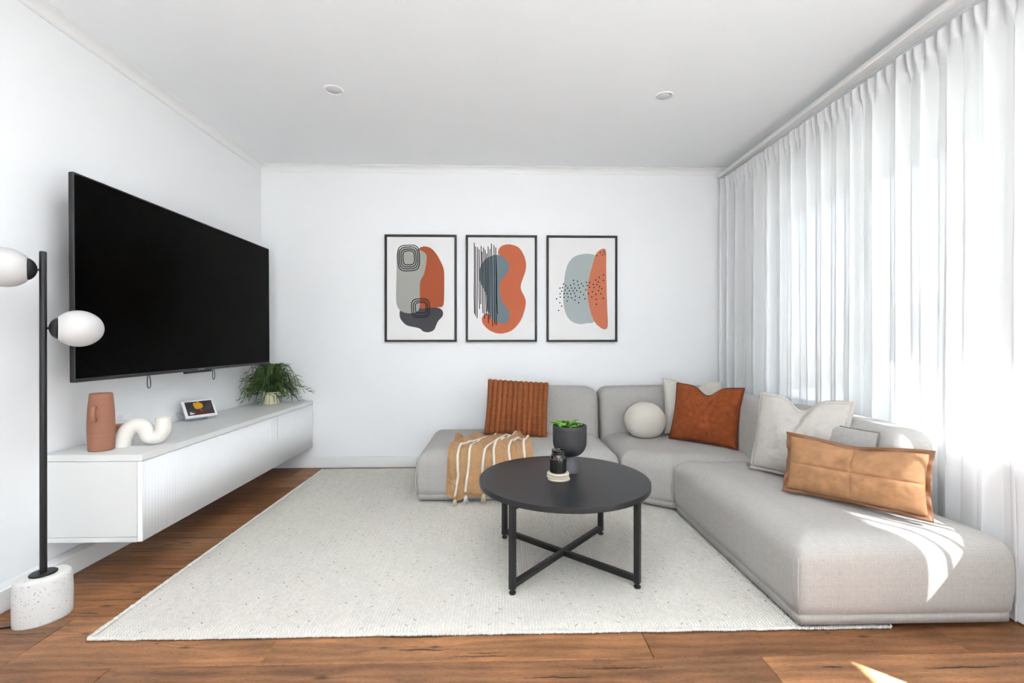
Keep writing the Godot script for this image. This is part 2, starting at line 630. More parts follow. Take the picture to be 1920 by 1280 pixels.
# ---------------------------------------------------------------- outside the window
func garden() -> void:
	struct("ground", room_box(2.07, 16.0, -0.4, -0.25, -9.0, 12.0, 0.0), mat("grey paving", Color(0.45, 0.45, 0.44), 0.9))
	var st := tool_()
	add_box(st, V(-8.0, -0.4, -12.0), V(2.07, -0.25, -2.75), 0.0)
	struct("terrace", done(st), mat("pale paving", Color(0.84, 0.84, 0.83), 0.9))
	# veranda roof over the glazed doors behind the camera
	struct("trim_5", room_box(-3.0, 2.9, 2.42, 2.5, -4.75, -2.75, 0.0), mats["eave paint"])
	# fence of upright boards
	var fence := thing("garden_fence", "pale board fence outside, seen faintly through the sheer curtain", "fence", V(5.2, -0.25, -1.0))
	var board := box(Vector3(-0.012, 0.0, -0.07), Vector3(0.012, 1.75, 0.07), 0.003)
	var pale := mat("fence paint", Color(0.82, 0.83, 0.82), 0.8)
	for k in 52:
		part("board", board, pale, fence, Transform3D(Basis.IDENTITY, Vector3(0, 0, -0.15 * k)))
	for h in [0.35, 1.4]:
		part("rail", box(Vector3(0.012, h, -7.75), Vector3(0.05, h + 0.08, 0.1), 0.003), pale, fence)
	# strap-leaved plants close to the glass
	var leaf := mat("strap leaf", Color(0.35, 0.45, 0.25), 0.5, {"backlight_enabled": true, "backlight": Color(0.25, 0.35, 0.12)})
	var r := RandomNumberGenerator.new()
	r.seed = 21
	var spots := [[2.62, 1.15, 0.95, "tall strap-leaved plant outside the window nearest the sofa end"], [2.70, -0.05, 2.3, "strap-leaved plant outside the window past the sofa end"], [2.6, 1.75, 0.9, "strap-leaved plant outside behind the sofa end"], [2.64, 2.75, 1.0, "low strap-leaved plant outside behind the long sofa back"]]
	for s in spots:
		var t := thing("strap_leaf_plant", s[3], "plant", V(s[0], -0.25, s[1]), 0.0, "plants outside the window")
		part("stem", tube([Vector3.ZERO, Vector3(0, s[2] * 0.7, 0)], 0.03, 10), mat("plant stem", Color(0.45, 0.38, 0.28), 0.9), t)
		for k in 15:
			var a := r.randf() * TAU
			var l := r.randf_range(0.28, 0.6)
			var rise := r.randf_range(0.1, 0.5)
			var wide := r.randf_range(0.035, 0.085)
			var y0: float = s[2] * r.randf_range(0.45, 0.72)
			var dir := Vector3(cos(a), 0, sin(a))
			var across := Vector3(-sin(a), 0, cos(a))
			part("leaf", grid(2, 10, func(u: float, v: float):
				var p := dir * l * v * 0.75 + Vector3(0, y0 + rise * sin(v * 2.1), 0)
				return p + across * (u - 0.5) * 2.0 * wide * sin(PI * clampf(v * 0.93 + 0.05, 0, 1)) + Vector3(0, 0.012 * absf(u - 0.5), 0)), leaf, t)

# tall garden shrub beyond the window, out of the frame: its shade keeps the sun off the far part of the curtain
func garden_shrub() -> void:
	var t := thing("tall_shrub", "tall dense green shrub standing outside beyond the window", "shrub", V(3.35, -0.25, 1.68))
	part("trunk", tube([Vector3.ZERO, Vector3(0.03, 0.9, 0)], 0.05, 10), mats["plant stem"], t)
	var green := mat("shrub leaf", Color(0.30, 0.40, 0.22), 0.6)
	part("crown", grid(32, 24, func(u: float, v: float):
		var a: float = -u * TAU
		var b: float = (v - 0.5) * PI
		var p := Vector3(cos(b) * cos(a), sin(b), cos(b) * sin(a))
		p *= 1.0 + 0.12 * noise.get_noise_3d(p.x * 3.0, p.y * 3.0, p.z * 3.0)
		return Vector3(signf(p.x) * pow(absf(p.x), 0.7) * 0.33, 1.85 + signf(p.y) * pow(absf(p.y), 0.8) * 1.6, signf(p.z) * pow(absf(p.z), 0.7) * 1.0)), green, t)
	var r := RandomNumberGenerator.new()
	r.seed = 4
	var blade := grid(2, 4, func(u: float, v: float): return Vector3((u - 0.5) * 0.05 * sin(PI * (0.05 + v * 0.9)), 0.01 * absf(u - 0.5), -v * 0.09))
	var mm := MultiMesh.new()
	mm.transform_format = MultiMesh.TRANSFORM_3D
	mm.mesh = blade
	mm.instance_count = 1400
	for k in 1400:
		var a := r.randf() * TAU
		var y := r.randf_range(-1.0, 1.0)
		var w := sqrt(1.0 - y * y)
		var p := Vector3(signf(cos(a)) * pow(absf(cos(a)) * w, 0.7) * 0.33, 1.85 + y * 1.6, signf(sin(a)) * pow(absf(sin(a)) * w, 0.7) * 1.0)
		mm.set_instance_transform(k, Transform3D(Basis.from_euler(Vector3(r.randf_range(-1, 1), r.randf() * TAU, r.randf_range(-1, 1))), p))
	var leaves := MultiMeshInstance3D.new()
	leaves.name = "foliage"
	leaves.multimesh = mm
	leaves.material_override = green
	leaves.set_meta("kind", "stuff")
	t.add_child(leaves, true)

# ---------------------------------------------------------------- floor boards
func wood_texture(seed_: int, warm: float) -> ImageTexture:
	var nz := FastNoiseLite.new()
	nz.seed = seed_
	nz.frequency = 1.0
	nz.fractal_octaves = 3
	var r := RandomNumberGenerator.new()
	r.seed = seed_
	var knots := []
	for k in 7:
		knots.append([Vector2(r.randf(), r.randf_range(0.1, 0.9)), r.randf_range(0.006, 0.02)])
	var cracks := []
	for k in 7:
		cracks.append([r.randf_range(0.05, 0.8), r.randf_range(0.08, 0.92), r.randf_range(0.03, 0.16), r.randf_range(0.003, 0.008)])
	var W := 1024
	var Hh := 128
	return painted(W, Hh, func(x: int, y: int):
		var u: float = x / 1024.0 * 2.08  # metres
		var v: float = y / 128.0 * 0.255
		var bend := 0.0
		var dark := 0.0
		for k in knots:
			var dx: float = (u - k[0].x * 2.08)
			var dy: float = (v - k[0].y * 0.255)
			var q := dx * dx / 0.006 + dy * dy / 0.0006
			bend += 0.045 * clampf(dy / 0.02, -1.0, 1.0) * exp(-q)
			dark += 0.5 * exp(-(dx * dx * 0.10 + dy * dy) / (k[1] * k[1] * 0.14))
		var vv := v + bend
		var band := nz.get_noise_2d(u * 0.7, vv * 14.0)
		var cath := sin((vv * 90.0 + 2.2 * nz.get_noise_2d(u * 1.2, vv * 5.0)) * 2.0)
		var fine := nz.get_noise_2d(u * 9.0, vv * 420.0)
		var pore := nz.get_noise_2d(u * 26.0 + 50.0, vv * 900.0)
		var patch := nz.get_noise_2d(u * 2.5 + 9.0, v * 6.0)
		var tone := 1.02 + 0.14 * band + 0.07 * cath + 0.11 * fine + 0.17 * patch
		if pore > 0.33:
			tone *= 0.86
		var crack := 0.0
		for k in cracks:
			var s: float = (u / 2.08 - k[0]) / k[2]
			if s > 0.0 and s < 1.0:
				var line: float = k[1] * 0.255 + 0.006 * nz.get_noise_1d(u * 9.0 + k[0] * 30.0)
				crack = maxf(crack, 1.0 - smoothstep(0.4, 1.0, absf(v - line) / (k[3] * 0.45 * sin(PI * s) + 0.0004)))
		tone *= 1.0 - clampf(dark, 0.0, 0.7)
		tone *= 1.0 - 0.75 * crack
		return Color(0.595 * tone, (0.43 - 0.012 * warm) * tone, (0.305 - 0.02 * warm) * tone))

func floor_boards() -> void:
	var base := struct("floor", room_box(-1.955, 1.92, -0.12, -0.014, -2.6, 3.745, 0.0), mat("joint dark", Color(0.12, 0.07, 0.045), 0.9))
	var woods := []
	for k in 3:
		var tex := wood_texture(31 + k, float(k))
		for tint in [Color(1, 1, 1), Color(0.88, 0.86, 0.85)]:
			woods.append(mat("oak board %d %d" % [k, woods.size()], tint, 0.46, {"albedo_texture": tex, "heightmap_enabled": false, "metallic_specular": 0.4}))
	var wide := 0.2545
	var row := 0
	for n in range(-16, 9):
		var d0 := 1.467 + n * wide
		var d1 := minf(d0 + wide, 3.745)
		d0 = maxf(d0, -2.6)
		if d1 - d0 < 0.01:
			continue
		# joints found in the photograph for the two rows in front, staggered elsewhere
		var first := -1.588 if n == 0 else (-1.234 if n == -1 else -1.955 + fposmod(n * 0.787 + 0.31, 2.085) )
		var cuts := [-1.955]
		var x := first
		while x < 1.92:
			if x > -1.93:
				cuts.append(x)
			x += 2.088
		cuts.append(1.92)
		for k in cuts.size() - 1:
			var x0: float = cuts[k] + 0.001
			var x1: float = cuts[k + 1] - 0.001
			var off := Vector2(rng.randf(), 0.0)
			var flipv := rng.randf() < 0.5
			part("plank", board_mesh(x0, x1, d0 + 0.001, d1 - 0.001, off, flipv), woods[rng.randi() % woods.size()], base)
		row += 1

func board_mesh(x0: float, x1: float, d0: float, d1: float, off: Vector2, flipv: bool) -> ArrayMesh:
	var st := tool_()
	st.set_smooth_group(-1)
	var b := 0.0018
	var top := [V(x0 + b, 0, d0 + b), V(x1 - b, 0, d0 + b), V(x1 - b, 0, d1 - b), V(x0 + b, 0, d1 - b)]
	var mid := [V(x0, -b, d0), V(x1, -b, d0), V(x1, -b, d1), V(x0, -b, d1)]
	var low := [V(x0, -0.0135, d0), V(x1, -0.0135, d0), V(x1, -0.0135, d1), V(x0, -0.0135, d1)]
	var put := func(p: Vector3):
		var v := (-p.z - d0) / 0.2545
		st.set_uv(Vector2((p.x - x0) / 2.088 + off.x, 1.0 - v if flipv else v))
		st.add_vertex(p)
	var quad := func(a, bb, c, d):
		for p in [a, bb, c, a, c, d]:
			put.call(p)
	quad.call(top[0], top[3], top[2], top[1])
	for k in 4:
		var j := (k + 1) % 4
		quad.call(mid[k], top[k], top[j], mid[j])
		quad.call(low[k], mid[k], mid[j], low[j])
	return done(st)

# ---------------------------------------------------------------- rug
func rug() -> void:
	var r := RandomNumberGenerator.new()
	r.seed = 5
	# slanting stitches in offset rows; tile 0.30 m
	var n := 512
	var cw := 16
	var ch := 16
	var tones := []
	for k in (n / cw) * (n / ch):
		tones.append(r.randf())
	# chains of slanting stitches, leaning one way and the other in turn
	var stitch := func(x: int, y: int):
		var col: int = x / cw
		var fx := (x % cw) / float(cw) - 0.5
		var sy: float = y + fx * cw * (0.8 if col % 2 else -0.8) + (col * 5 % ch)
		var rowi := posmod(int(floor(sy / ch)), n / ch)
		var fy := fposmod(sy, ch) / ch - 0.5
		var e := 1.0 - clampf(fx * fx / 0.25 * 0.85 + fy * fy / 0.25 * 0.85, 0.0, 1.0)
		var tone: float = tones[(col * (n / ch) + rowi) % tones.size()]
		return Vector3(sqrt(e), tone, fy)
	var nz := FastNoiseLite.new()
	nz.seed = 3
	nz.frequency = 0.4
	var albedo := painted(n, n, func(x: int, y: int):
		var s: Vector3 = stitch.call(x, y)
		var v := 0.93 + 0.05 * s.y + 0.05 * nz.get_noise_2d(x, y * 0.5)
		if s.y > 0.984 and absf(s.z) < 0.2:
			v -= 0.30
		return Color(v, v * 0.978, v * 0.94))
	var height := painted(n, n, func(x: int, y: int):
		var s: Vector3 = stitch.call(x, y)
		var v := s.x * (0.75 + 0.25 * s.y) + 0.06 * nz.get_noise_2d(x * 1.7, y)
		return Color(v, v, v))
	var wool := mat("rug wool", Color(0.945, 0.945, 0.94), 0.95, {"albedo_texture": albedo, "uv1_triplanar": true, "uv1_scale": Vector3(2.6, 2.6, 2.6), "heightmap_enabled": true, "heightmap_texture": height, "heightmap_scale": 0.5, "metallic_specular": 0.15})
	var t := thing("rug", "large off-white woven wool rug under the black coffee table", "rug", V(-0.01, 0, 2.63))
	var hw := 1.415
	var hd := 1.03
	# slightly uneven outline
	var nu := 90
	part("pile", grid(nu, 70, func(u: float, v: float):
		var x := (u * 2.0 - 1.0)
		var z := (v * 2.0 - 1.0)
		var e := maxf(absf(x), absf(z))
		var h := 0.0115 * (1.0 - smoothstep(0.994, 1.0, e)) + 0.0012 * noise.get_noise_2d(x * 6.0, z * 6.0)
		if e > 0.9999:
			h = 0.001
		var xx := x * hw + 0.004 * noise.get_noise_2d(z * 7.0, 3.0) * absf(x)
		var zz := z * hd + 0.005 * noise.get_noise_2d(x * 7.0, 9.0) * absf(z)
		return Vector3(xx, h, -zz)), wool, t)
	# bound edge of yarn loops
	var loop := MultiMesh.new()
	loop.transform_format = MultiMesh.TRANSFORM_3D
	var cap := CapsuleMesh.new()
	cap.radius = 0.0052
	cap.height = 0.017
	cap.radial_segments = 8
	cap.rings = 3
	loop.mesh = cap
	var places := []
	for side in 4:
		var span := hw if side % 2 == 0 else hd
		var count := int(span * 2.0 / 0.0085)
		for k in count:
			var s := (k + 0.5) / count * 2.0 - 1.0
			var p: Vector3
			var outward: Vector3
			if side == 0:
				outward = Vector3(0, 0, 1); p = Vector3(s * hw, 0.007, hd + 0.005 * noise.get_noise_2d(s * 7.0, 9.0))
			elif side == 2:
				outward = Vector3(0, 0, -1); p = Vector3(s * hw, 0.007, -hd)
			elif side == 1:
				outward = Vector3(1, 0, 0); p = Vector3(hw, 0.007, s * hd)
			else:
				outward = Vector3(-1, 0, 0); p = Vector3(-hw, 0.007, s * hd)
			var along := outward.cross(Vector3.UP)
			var lean := r.randf_range(0.25, 0.7)
			var axis := (outward * cos(lean) + along * sin(lean) + Vector3(0, r.randf_range(-0.15, 0.1), 0)).normalized()
			var side_v := axis.cross(Vector3.UP).normalized()
			places.append(Transform3D(Basis(side_v, axis, side_v.cross(axis)) * Basis.from_scale(Vector3.ONE * r.randf_range(0.85, 1.12)), p + outward * 0.001))
	loop.instance_count = places.size()
	for k in places.size():
		loop.set_instance_transform(k, places[k])
	var mm := MultiMeshInstance3D.new()
	mm.name = "edge_loops"
	mm.multimesh = loop
	mm.material_override = mat("rug yarn", Color(0.86, 0.845, 0.82), 0.95, {"metallic_specular": 0.15})
	mm.set_meta("kind", "stuff")
	t.add_child(mm, true)

# ---------------------------------------------------------------- sofa
func sofa_cloth() -> StandardMaterial3D:
	if mats.has("sofa linen"):
		return mats["sofa linen"]
	var tex := weave_texture(512, 17, 0.17, 0.14)
	return mat("sofa linen", Color(0.76, 0.745, 0.725), 0.92, {"albedo_texture": tex, "uv1_triplanar": true, "uv1_scale": Vector3(2.9, 2.9, 2.9), "rim_enabled": true, "rim": 0.25, "rim_tint": 0.6, "metallic_specular": 0.2, "heightmap_enabled": true, "heightmap_texture": tex, "heightmap_scale": 0.06})

# one seat unit; poly in (x, depth) of the room
func sofa_unit(label: String, poly: Array, backs: Array, seams: Array, origin: Vector2) -> Node3D:
	var cloth := sofa_cloth()
	var t := thing("sofa_module", label, "sofa", V(origin.x, 0, origin.y), 0.0, "modules of the grey sectional sofa")
	var local := []
	for p in poly:
		local.append(p - origin)
	part("seat", soft_block(local, 0.062, 0.335, 0.085, 0.035, 0.008, 0.012, int(origin.x * 10) + 3), cloth, t)
	# base band below the seat seam, and feet
	var st := tool_()
	var ring := plan_ring(local, 0.006, 0.03)
	var m := ring.size()
	add_grid(st, m, 3, func(u: float, v: float):
		var q: Vector2 = ring[roundi(u * m) % m]
		var j := roundi(v * 3)
		var h: float = [0.028, 0.026, 0.060, 0.064][j]
		if j == 0 or j == 3:
			q = q * 0.985
		return V(q.x, h, q.y))
	part("base_band", done(st), cloth, t)
	part("underside", soft_block(poly_scaled(local, 0.97), 0.03, 0.055, 0.004, 0.03, 0.0, 0.0), mat("sofa underside", Color(0.1, 0.1, 0.1), 0.9), t)
	var foot := lathe([Vector2(0.001, 0), Vector2(0.024, 0), Vector2(0.026, 0.042), Vector2(0.001, 0.042)], 16)
	for p in local:
		var q: Vector2 = p * 0.82
		part("foot", foot, mat("black plastic", Color(0.03, 0.03, 0.03), 0.5), t, Transform3D(Basis.IDENTITY, V(q.x, 0.0125 if q.x + origin.x < 1.4 else 0.0005, q.y)))
	for s in seams:
		var pts := []
		for k in s.size():
			pts.append(V(s[k].x - origin.x, s[k].y, s[k].z - origin.y))
		part("seam", tube(curve(pts, 6), 0.0028, 6), cloth, t)
	for b in backs:
		# size (along, high, thick), middle in plan, turn, lean
		var lean: float = b.lean
		var mesh := soft_box(Vector3(b.long, b.high, b.thick), b.get("r", 0.075), 18, func(p: Vector3):
			var f: float = p.y / b.high + 0.5
			var q: Vector3 = p
			q.z = p.z * (1.0 - 0.22 * f) - lean * f + 0.012 * sin(f * PI) * signf(p.z) * (1.0 - pow(absf(p.x) / (b.long / 2.0), 4.0))
			q.y += 0.008 * (1.0 - pow(p.x / (b.long / 2.0), 2.0)) * f
			return q)
		part("backrest", mesh, cloth, t, Transform3D(Basis(Vector3.UP, b.turn), V(b.at.x - origin.x, 0.05 + b.high / 2.0, b.at.y - origin.y)))
	return t

func poly_scaled(poly: Array, k: float) -> Array:
	var c := Vector2.ZERO
	for p in poly:
		c += p
	c /= poly.size()
	var out := []
	for p in poly:
		out.append(c + (p - c) * k)
	return out

func sofa() -> void:
	var y := 0.065
	# end unit along the far wall
	sofa_unit("grey linen sofa end unit by the far wall, tan throw hanging over it",
		[Vector2(-0.535, 2.885), Vector2(0.755, 2.885), Vector2(0.755, 3.69), Vector2(-0.535, 3.69)],
		[{"long": 0.72, "high": 0.62, "thick": 0.30, "at": Vector2(0.395, 3.54), "turn": 0.0, "lean": 0.05}],
		[[Vector3(-0.531, y, 2.889), Vector3(-0.537, 0.15, 2.878), Vector3(-0.53, 0.25, 2.888)]],
		Vector2(0.1, 3.28))
	# corner unit
	sofa_unit("grey linen corner sofa unit, cream ball cushion and rust velvet cushion on it",
		[Vector2(0.774, 2.885), Vector2(1.03, 2.704), Vector2(1.76, 2.704), Vector2(1.76, 3.69), Vector2(0.774, 3.69)],
		[{"long": 0.99, "high": 0.62, "thick": 0.30, "at": Vector2(1.266, 3.54), "turn": 0.0, "lean": 0.05},
		 {"long": 0.76, "high": 0.61, "thick": 0.27, "at": Vector2(1.632, 3.05), "turn": -PI / 2, "lean": 0.04}],
		[[Vector3(1.03, y, 2.703), Vector3(1.022, 0.15, 2.70), Vector3(1.03, 0.25, 2.71)]],
		Vector2(1.3, 3.22))
	# long unit along the curtain, towards the camera
	sofa_unit("long grey linen sofa unit along the curtain, open ended towards the camera",
		[Vector2(1.055, 1.578), Vector2(1.85, 1.578), Vector2(1.765, 2.685), Vector2(1.035, 2.685)],
		[{"long": 0.87, "high": 0.615, "thick": 0.25, "at": Vector2(1.675, 2.245), "turn": -PI / 2, "lean": 0.03}],
		[[Vector3(1.058, y, 1.58), Vector3(1.045, 0.15, 1.568), Vector3(1.055, 0.262, 1.582)]],
		Vector2(1.41, 2.13))

# ---------------------------------------------------------------- cushions
func cloth_mat(called: String, c: Color, seed_: int, contrast: float, slub: float, scale_: float, rim := 0.2, rough := 0.9) -> StandardMaterial3D:
	if mats.has(called):
		return mats[called]
	var tex := weave_texture(256, seed_, contrast, slub)
	return mat(called, c, rough, {"albedo_texture": tex, "uv1_triplanar": true, "uv1_scale": Vector3(scale_, scale_, scale_), "rim_enabled": rim > 0.0, "rim": rim, "rim_tint": 0.5, "metallic_specular": 0.2})

# soft blotchy nap for plush and velvet
func nap_mat(called: String, c: Color, seed_: int, depth: float, scale_: float, rim: float) -> StandardMaterial3D:
	var nz := FastNoiseLite.new()
	nz.seed = seed_
	nz.frequency = 0.03
	nz.fractal_octaves = 4
	var tex := painted(256, 256, func(x: int, y: int):
		var v := 0.9 + depth * nz.get_noise_3d(cos(x / 256.0 * TAU) * 40.0, sin(x / 256.0 * TAU) * 40.0, y * 1.0 if y < 128 else (256.0 - y)) + depth * 0.35 * nz.get_noise_2d(x * 14.0, y * 14.0)
		return Color(v, v, v))
	return mat(called, c, 0.9, {"albedo_texture": tex, "uv1_triplanar": true, "uv1_scale": Vector3(scale_, scale_, scale_), "rim_enabled": true, "rim": rim, "rim_tint": 0.7, "metallic_specular": 0.1})

func cushions() -> void:
	var seat := 0.345
	# ribbed plush
	var rust_plush := nap_mat("rust plush", Color(0.64, 0.38, 0.245), 41, 0.14, 5.0, 0.5)
	var t := thing("ribbed_cushion", "rust brown plush cushion with thick upright ribs", "cushion")
	part("cover", cushion_mesh(0.455, 0.405, 0.14, {"ribs": 12, "pull": 0.02, "puff": 0.3}), rust_plush, t)
	stand(t, V(0.105, seat + 0.002, 3.275), Vector2(1, 0.0), 0.30, -0.065)
	# ball
	var boucle_tex := painted(256, 256, func(x: int, y: int):
		var v := 0.5 + 0.5 * noise.get_noise_2d(x * 0.22, y * 0.22) + 0.3 * noise.get_noise_2d(x * 0.5, y * 0.5)
		return Color(v, v, v))
	var boucle := mat("cream boucle", Color(0.92, 0.895, 0.85), 0.95, {"uv1_triplanar": true, "uv1_scale": Vector3(5, 5, 5), "heightmap_enabled": true, "heightmap_texture": boucle_tex, "heightmap_scale": 1.2, "rim_enabled": true, "rim": 0.4, "metallic_specular": 0.1})
	t = thing("ball_cushion", "round cream boucle ball cushion on the corner seat", "cushion", V(1.045, seat, 3.27))
	part("cover", grid(56, 40, func(u: float, v: float):
		var a: float = u * TAU
		var b: float = (v - 0.5) * PI
		var p := Vector3(cos(b) * cos(-a), sin(b), cos(b) * sin(-a))
		p *= 1.0 + 0.025 * noise.get_noise_3d(p.x * 1.6, p.y * 1.6, p.z * 1.6)
		p.y = maxf(p.y, -0.82 - 0.06 * (p.y + 1.0))
		return Vector3(p.x * 0.147, p.y * 0.135 + 0.112, p.z * 0.147)), boucle, t)
	# white square behind
	var cream := cloth_mat("cream linen", Color(0.90, 0.88, 0.84), 51, 0.08, 0.07, 5.0)
	t = thing("square_cushion", "cream square cushion tucked behind the rust velvet cushion", "cushion", Vector3.ZERO, 0.0)
	var o := {"dent": 0.07, "pull": 0.06, "seed": 2.0}
	part("cover", cushion_mesh(0.45, 0.41, 0.15, o), cream, t)
	part("piping", tube(cushion_edge(0.45, 0.41, o), 0.003, 6, false), cream, t)
	stand(t, V(1.42, seat + 0.005, 3.27), Vector2(1, 0.0), 0.30, -0.06)
	# rust velvet
	var velvet := nap_mat("rust velvet", Color(0.625, 0.325, 0.195), 43, 0.16, 3.0, 0.7)
	t = thing("velvet_cushion", "burnt orange velvet cushion with a dented top", "cushion")
	o = {"dent": 0.062, "dent_w": 0.30, "pull": 0.06, "seed": 4.0, "wrinkle": 0.016}
	part("cover", cushion_mesh(0.445, 0.395, 0.17, o), velvet, t)
	part("piping", tube(cushion_edge(0.445, 0.395, o, 0.003), 0.0045, 8, false), mat("velvet piping", Color(0.42, 0.19, 0.09), 0.8), t)
	stand(t, V(1.345, seat + 0.004, 3.005), Vector2(0.32, -0.31), 0.30, -0.02)
	# linen, large
	var linen := cloth_mat("oatmeal linen", Color(0.84, 0.815, 0.785), 53, 0.09, 0.09, 5.0)
	t = thing("linen_cushion", "large oatmeal linen cushion with a frayed border and dented top", "cushion")
	o = {"dent": 0.065, "dent_w": 0.30, "pull": 0.04, "seed": 7.0, "wrinkle": 0.014}
	part("cover", cushion_mesh(0.42, 0.39, 0.17, o), linen, t)
	part("border", flange_mesh(0.42, 0.39, o, 0.015, 0.003), linen, t)
	part("piping", tube(cushion_edge(0.42, 0.39, o, -0.002), 0.0028, 6, false), mat("linen seam", Color(0.62, 0.59, 0.56), 0.9), t)
	stand(t, V(1.452, seat + 0.018, 2.215), Vector2(0.21, -0.36), 0.22, -0.015)
	# frayed tuft at its lower corner
	var fray := tool_()
	var fb := 0
	for k in 16:
		var tip := Vector3(-0.215 - rng.randf_range(0.012, 0.032), rng.randf_range(-0.012, 0.012), rng.randf_range(-0.012, 0.016))
		fb = add_tube(fray, [Vector3(-0.207, 0.002, 0), Vector3(-0.207, 0.002, 0).lerp(tip, 0.5) + Vector3(0, 0.003, 0), tip], 0.0011, 5, true, fb)
	part("frayed_tuft", done(fray), mats["linen seam"], t)
	# tan lumbar
	var tan_ := nap_mat("tan leather", Color(0.715, 0.53, 0.375), 47, 0.14, 2.6, 0.15)
	tan_.roughness = 0.55
	tan_.metallic_specular = 0.35
	t = thing("lumbar_cushion", "long tan leather lumbar cushion with four stitched panels", "cushion")
	o = {"pull": 0.035, "quilt": 0.010, "seed": 9.0, "wrinkle": 0.006, "dent": 0.02, "dent_w": 0.5, "puff": 0.38}
	part("cover", cushion_mesh(0.475, 0.235, 0.13, o), tan_, t)
	part("border", flange_mesh(0.475, 0.235, o, 0.016, 0.008), mat("tan leather edge", Color(0.50, 0.335, 0.21), 0.55), t)
	stand(t, V(1.452, seat + 0.026, 1.845), Vector2(0.335, -0.37), 0.25, 0.0)
	# grey cushion in the sofa cloth, behind the two
	t = thing("grey_cushion", "grey linen cushion matching the sofa, behind the tan lumbar cushion", "cushion")
	o = {"pull": 0.05, "seed": 12.0, "wrinkle": 0.008}
	part("cover", cushion_mesh(0.36, 0.30, 0.09, o), sofa_cloth(), t)
	part("piping", tube(cushion_edge(0.36, 0.30, o), 0.0035, 6, false), mat("grey piping", Color(0.5, 0.49, 0.48), 0.9), t)
	stand(t, V(1.545, seat + 0.004, 2.05), Vector2(0.05, -0.4), 0.10, 0.0)

# ---------------------------------------------------------------- throw
func throw_point(u: float, v: float, lift := 0.0) -> Vector3:
	# u across from its left edge, v from the far end on the seat (0) to the hanging hem (1); centred on the front edge of the seat
	var widen := lerpf(0.92, 1.0, smoothstep(0.2, 1.0, v))
	var x := -0.345 + u * 0.56 * widen + 0.03 * (1.0 - v)
	var top := 0.34
	var s := v * (0.60 + 0.025 * sin(u * 7.0 + 0.5) + 0.012 * sin(u * 19.0))
	var flat_ := 0.30
	var r := 0.085
	var arc := r * PI / 2
	var h: float
	var d: float
	var n: Vector3
	if s < flat_:
		d = 2.966 + (flat_ - s)
		h = top
		n = Vector3.UP
	elif s < flat_ + arc:
		var a := (s - flat_) / r
		d = 2.966 - sin(a) * r * 1.1
		h = top - r + cos(a) * r
		n = V(0, cos(a), -sin(a)).normalized()
	else:
		d = 2.872 - 0.004 * (s - flat_ - arc) / 0.22
		h = top - r - (s - flat_ - arc)
		n = V(0, 0, -1)
	# rumples: folds running slantwise on the seat and falling straight over the front, bunched towards the cushion
	var drop := smoothstep(0.45, 0.75, v)
	var slant := sin(u * 21.0 - (1.0 - v) * 11.0 + 1.5 * noise.get_noise_2d(u * 3.0, v * 3.0))
	var fall := sin(u * 24.0 + 2.0 * noise.get_noise_2d(u * 2.0, v * 2.5 + 8.0))
	var fold := 0.019 + lerpf(0.018 * slant, 0.016 * fall, drop) + 0.014 * noise.get_noise_2d(u * 8.0, v * 6.0 + 4.0) + 0.006 * noise.get_noise_2d(u * 14.0 + v * 9.0, v * 18.0)
	if u > 0.5:
		fold += 0.026 * smoothstep(0.5, 0.72, u) * (0.5 + 0.5 * sin(u * 30.0 + v * 6.0)) * (1.0 - 0.5 * v)
	return V(x, h, d) + n * (maxf(maxf(fold, 0.006) + lift, 0.003))

func throw_blanket() -> void:
	var org := V(-0.05, 0.345, 3.0)
	var tan_ := cloth_mat("tan muslin", Color(0.79, 0.625, 0.46), 61, 0.14, 0.16, 6.0, 0.2)
	var t := thing("throw_blanket", "tan throw with white cord stripes and tassels over the sofa front", "blanket", org)
	part("cloth", grid(110, 90, func(u: float, v: float): return throw_point(u, v) - org), tan_, t)
	# the fold underneath shows a little lower and to the side
	part("under_layer", grid(60, 30, func(u: float, v: float): return throw_point(0.10 + u * 0.7, 0.62 + v * 0.43, -0.024) - org), tan_, t)
	var cordm := mat("white cord", Color(0.90, 0.875, 0.83), 0.95)
	var k := 0
	for u in [0.11, 0.235, 0.42, 0.55, 0.72, 0.88]:
		var pts := []
		for i in 46:
			var v := 0.02 + i / 45.0 * 0.97
			var uu: float = minf(u + 0.34 * pow(maxf(0.0, 0.62 - v) / 0.62, 1.5) + 0.015 * sin(v * 9.0 + u * 9.0), 0.985)
			pts.append(throw_point(uu, v, 0.003) - org)
		var c := part("cord", tube(pts, 0.0085, 8), cordm, t)
		# tassel hanging from the cord's end: a wrapped neck and a bunch of strands
		var foot: Vector3 = pts[-1] + Vector3(0, 0, 0.006)
		part("tassel_knot", tube([foot + Vector3(0, 0.006, 0.003), foot + Vector3(0, -0.010, 0.005)], 0.0085, 8), mat("cord wrap", Color(0.66, 0.56, 0.44), 0.9), c)
		var st := tool_()
		var base := 0
		for s in 26:
			var a := rng.randf() * TAU
			var w := sqrt(rng.randf()) * 0.014
			var l := rng.randf_range(0.05, 0.064)
			var p0 := foot + Vector3(cos(a) * w * 0.35, -0.004, 0.006 + sin(a) * w * 0.35)
			var p1 := foot + Vector3(cos(a) * w * 0.9, -0.004 - l * 0.5, 0.006 + sin(a) * w * 0.7)
			var p2 := foot + Vector3(cos(a) * w * 1.2 + rng.randf_range(-0.003, 0.003), -0.004 - l, 0.006 + sin(a) * w * 0.8)
			base = add_tube(st, [p0, p1, p2], 0.0017, 5, true, base)
		part("tassel", done(st), mat("tassel cream %d" % (k % 2), [Color(0.86, 0.79, 0.66), Color(0.86, 0.845, 0.82)][k % 2], 0.95), c)
		k += 1

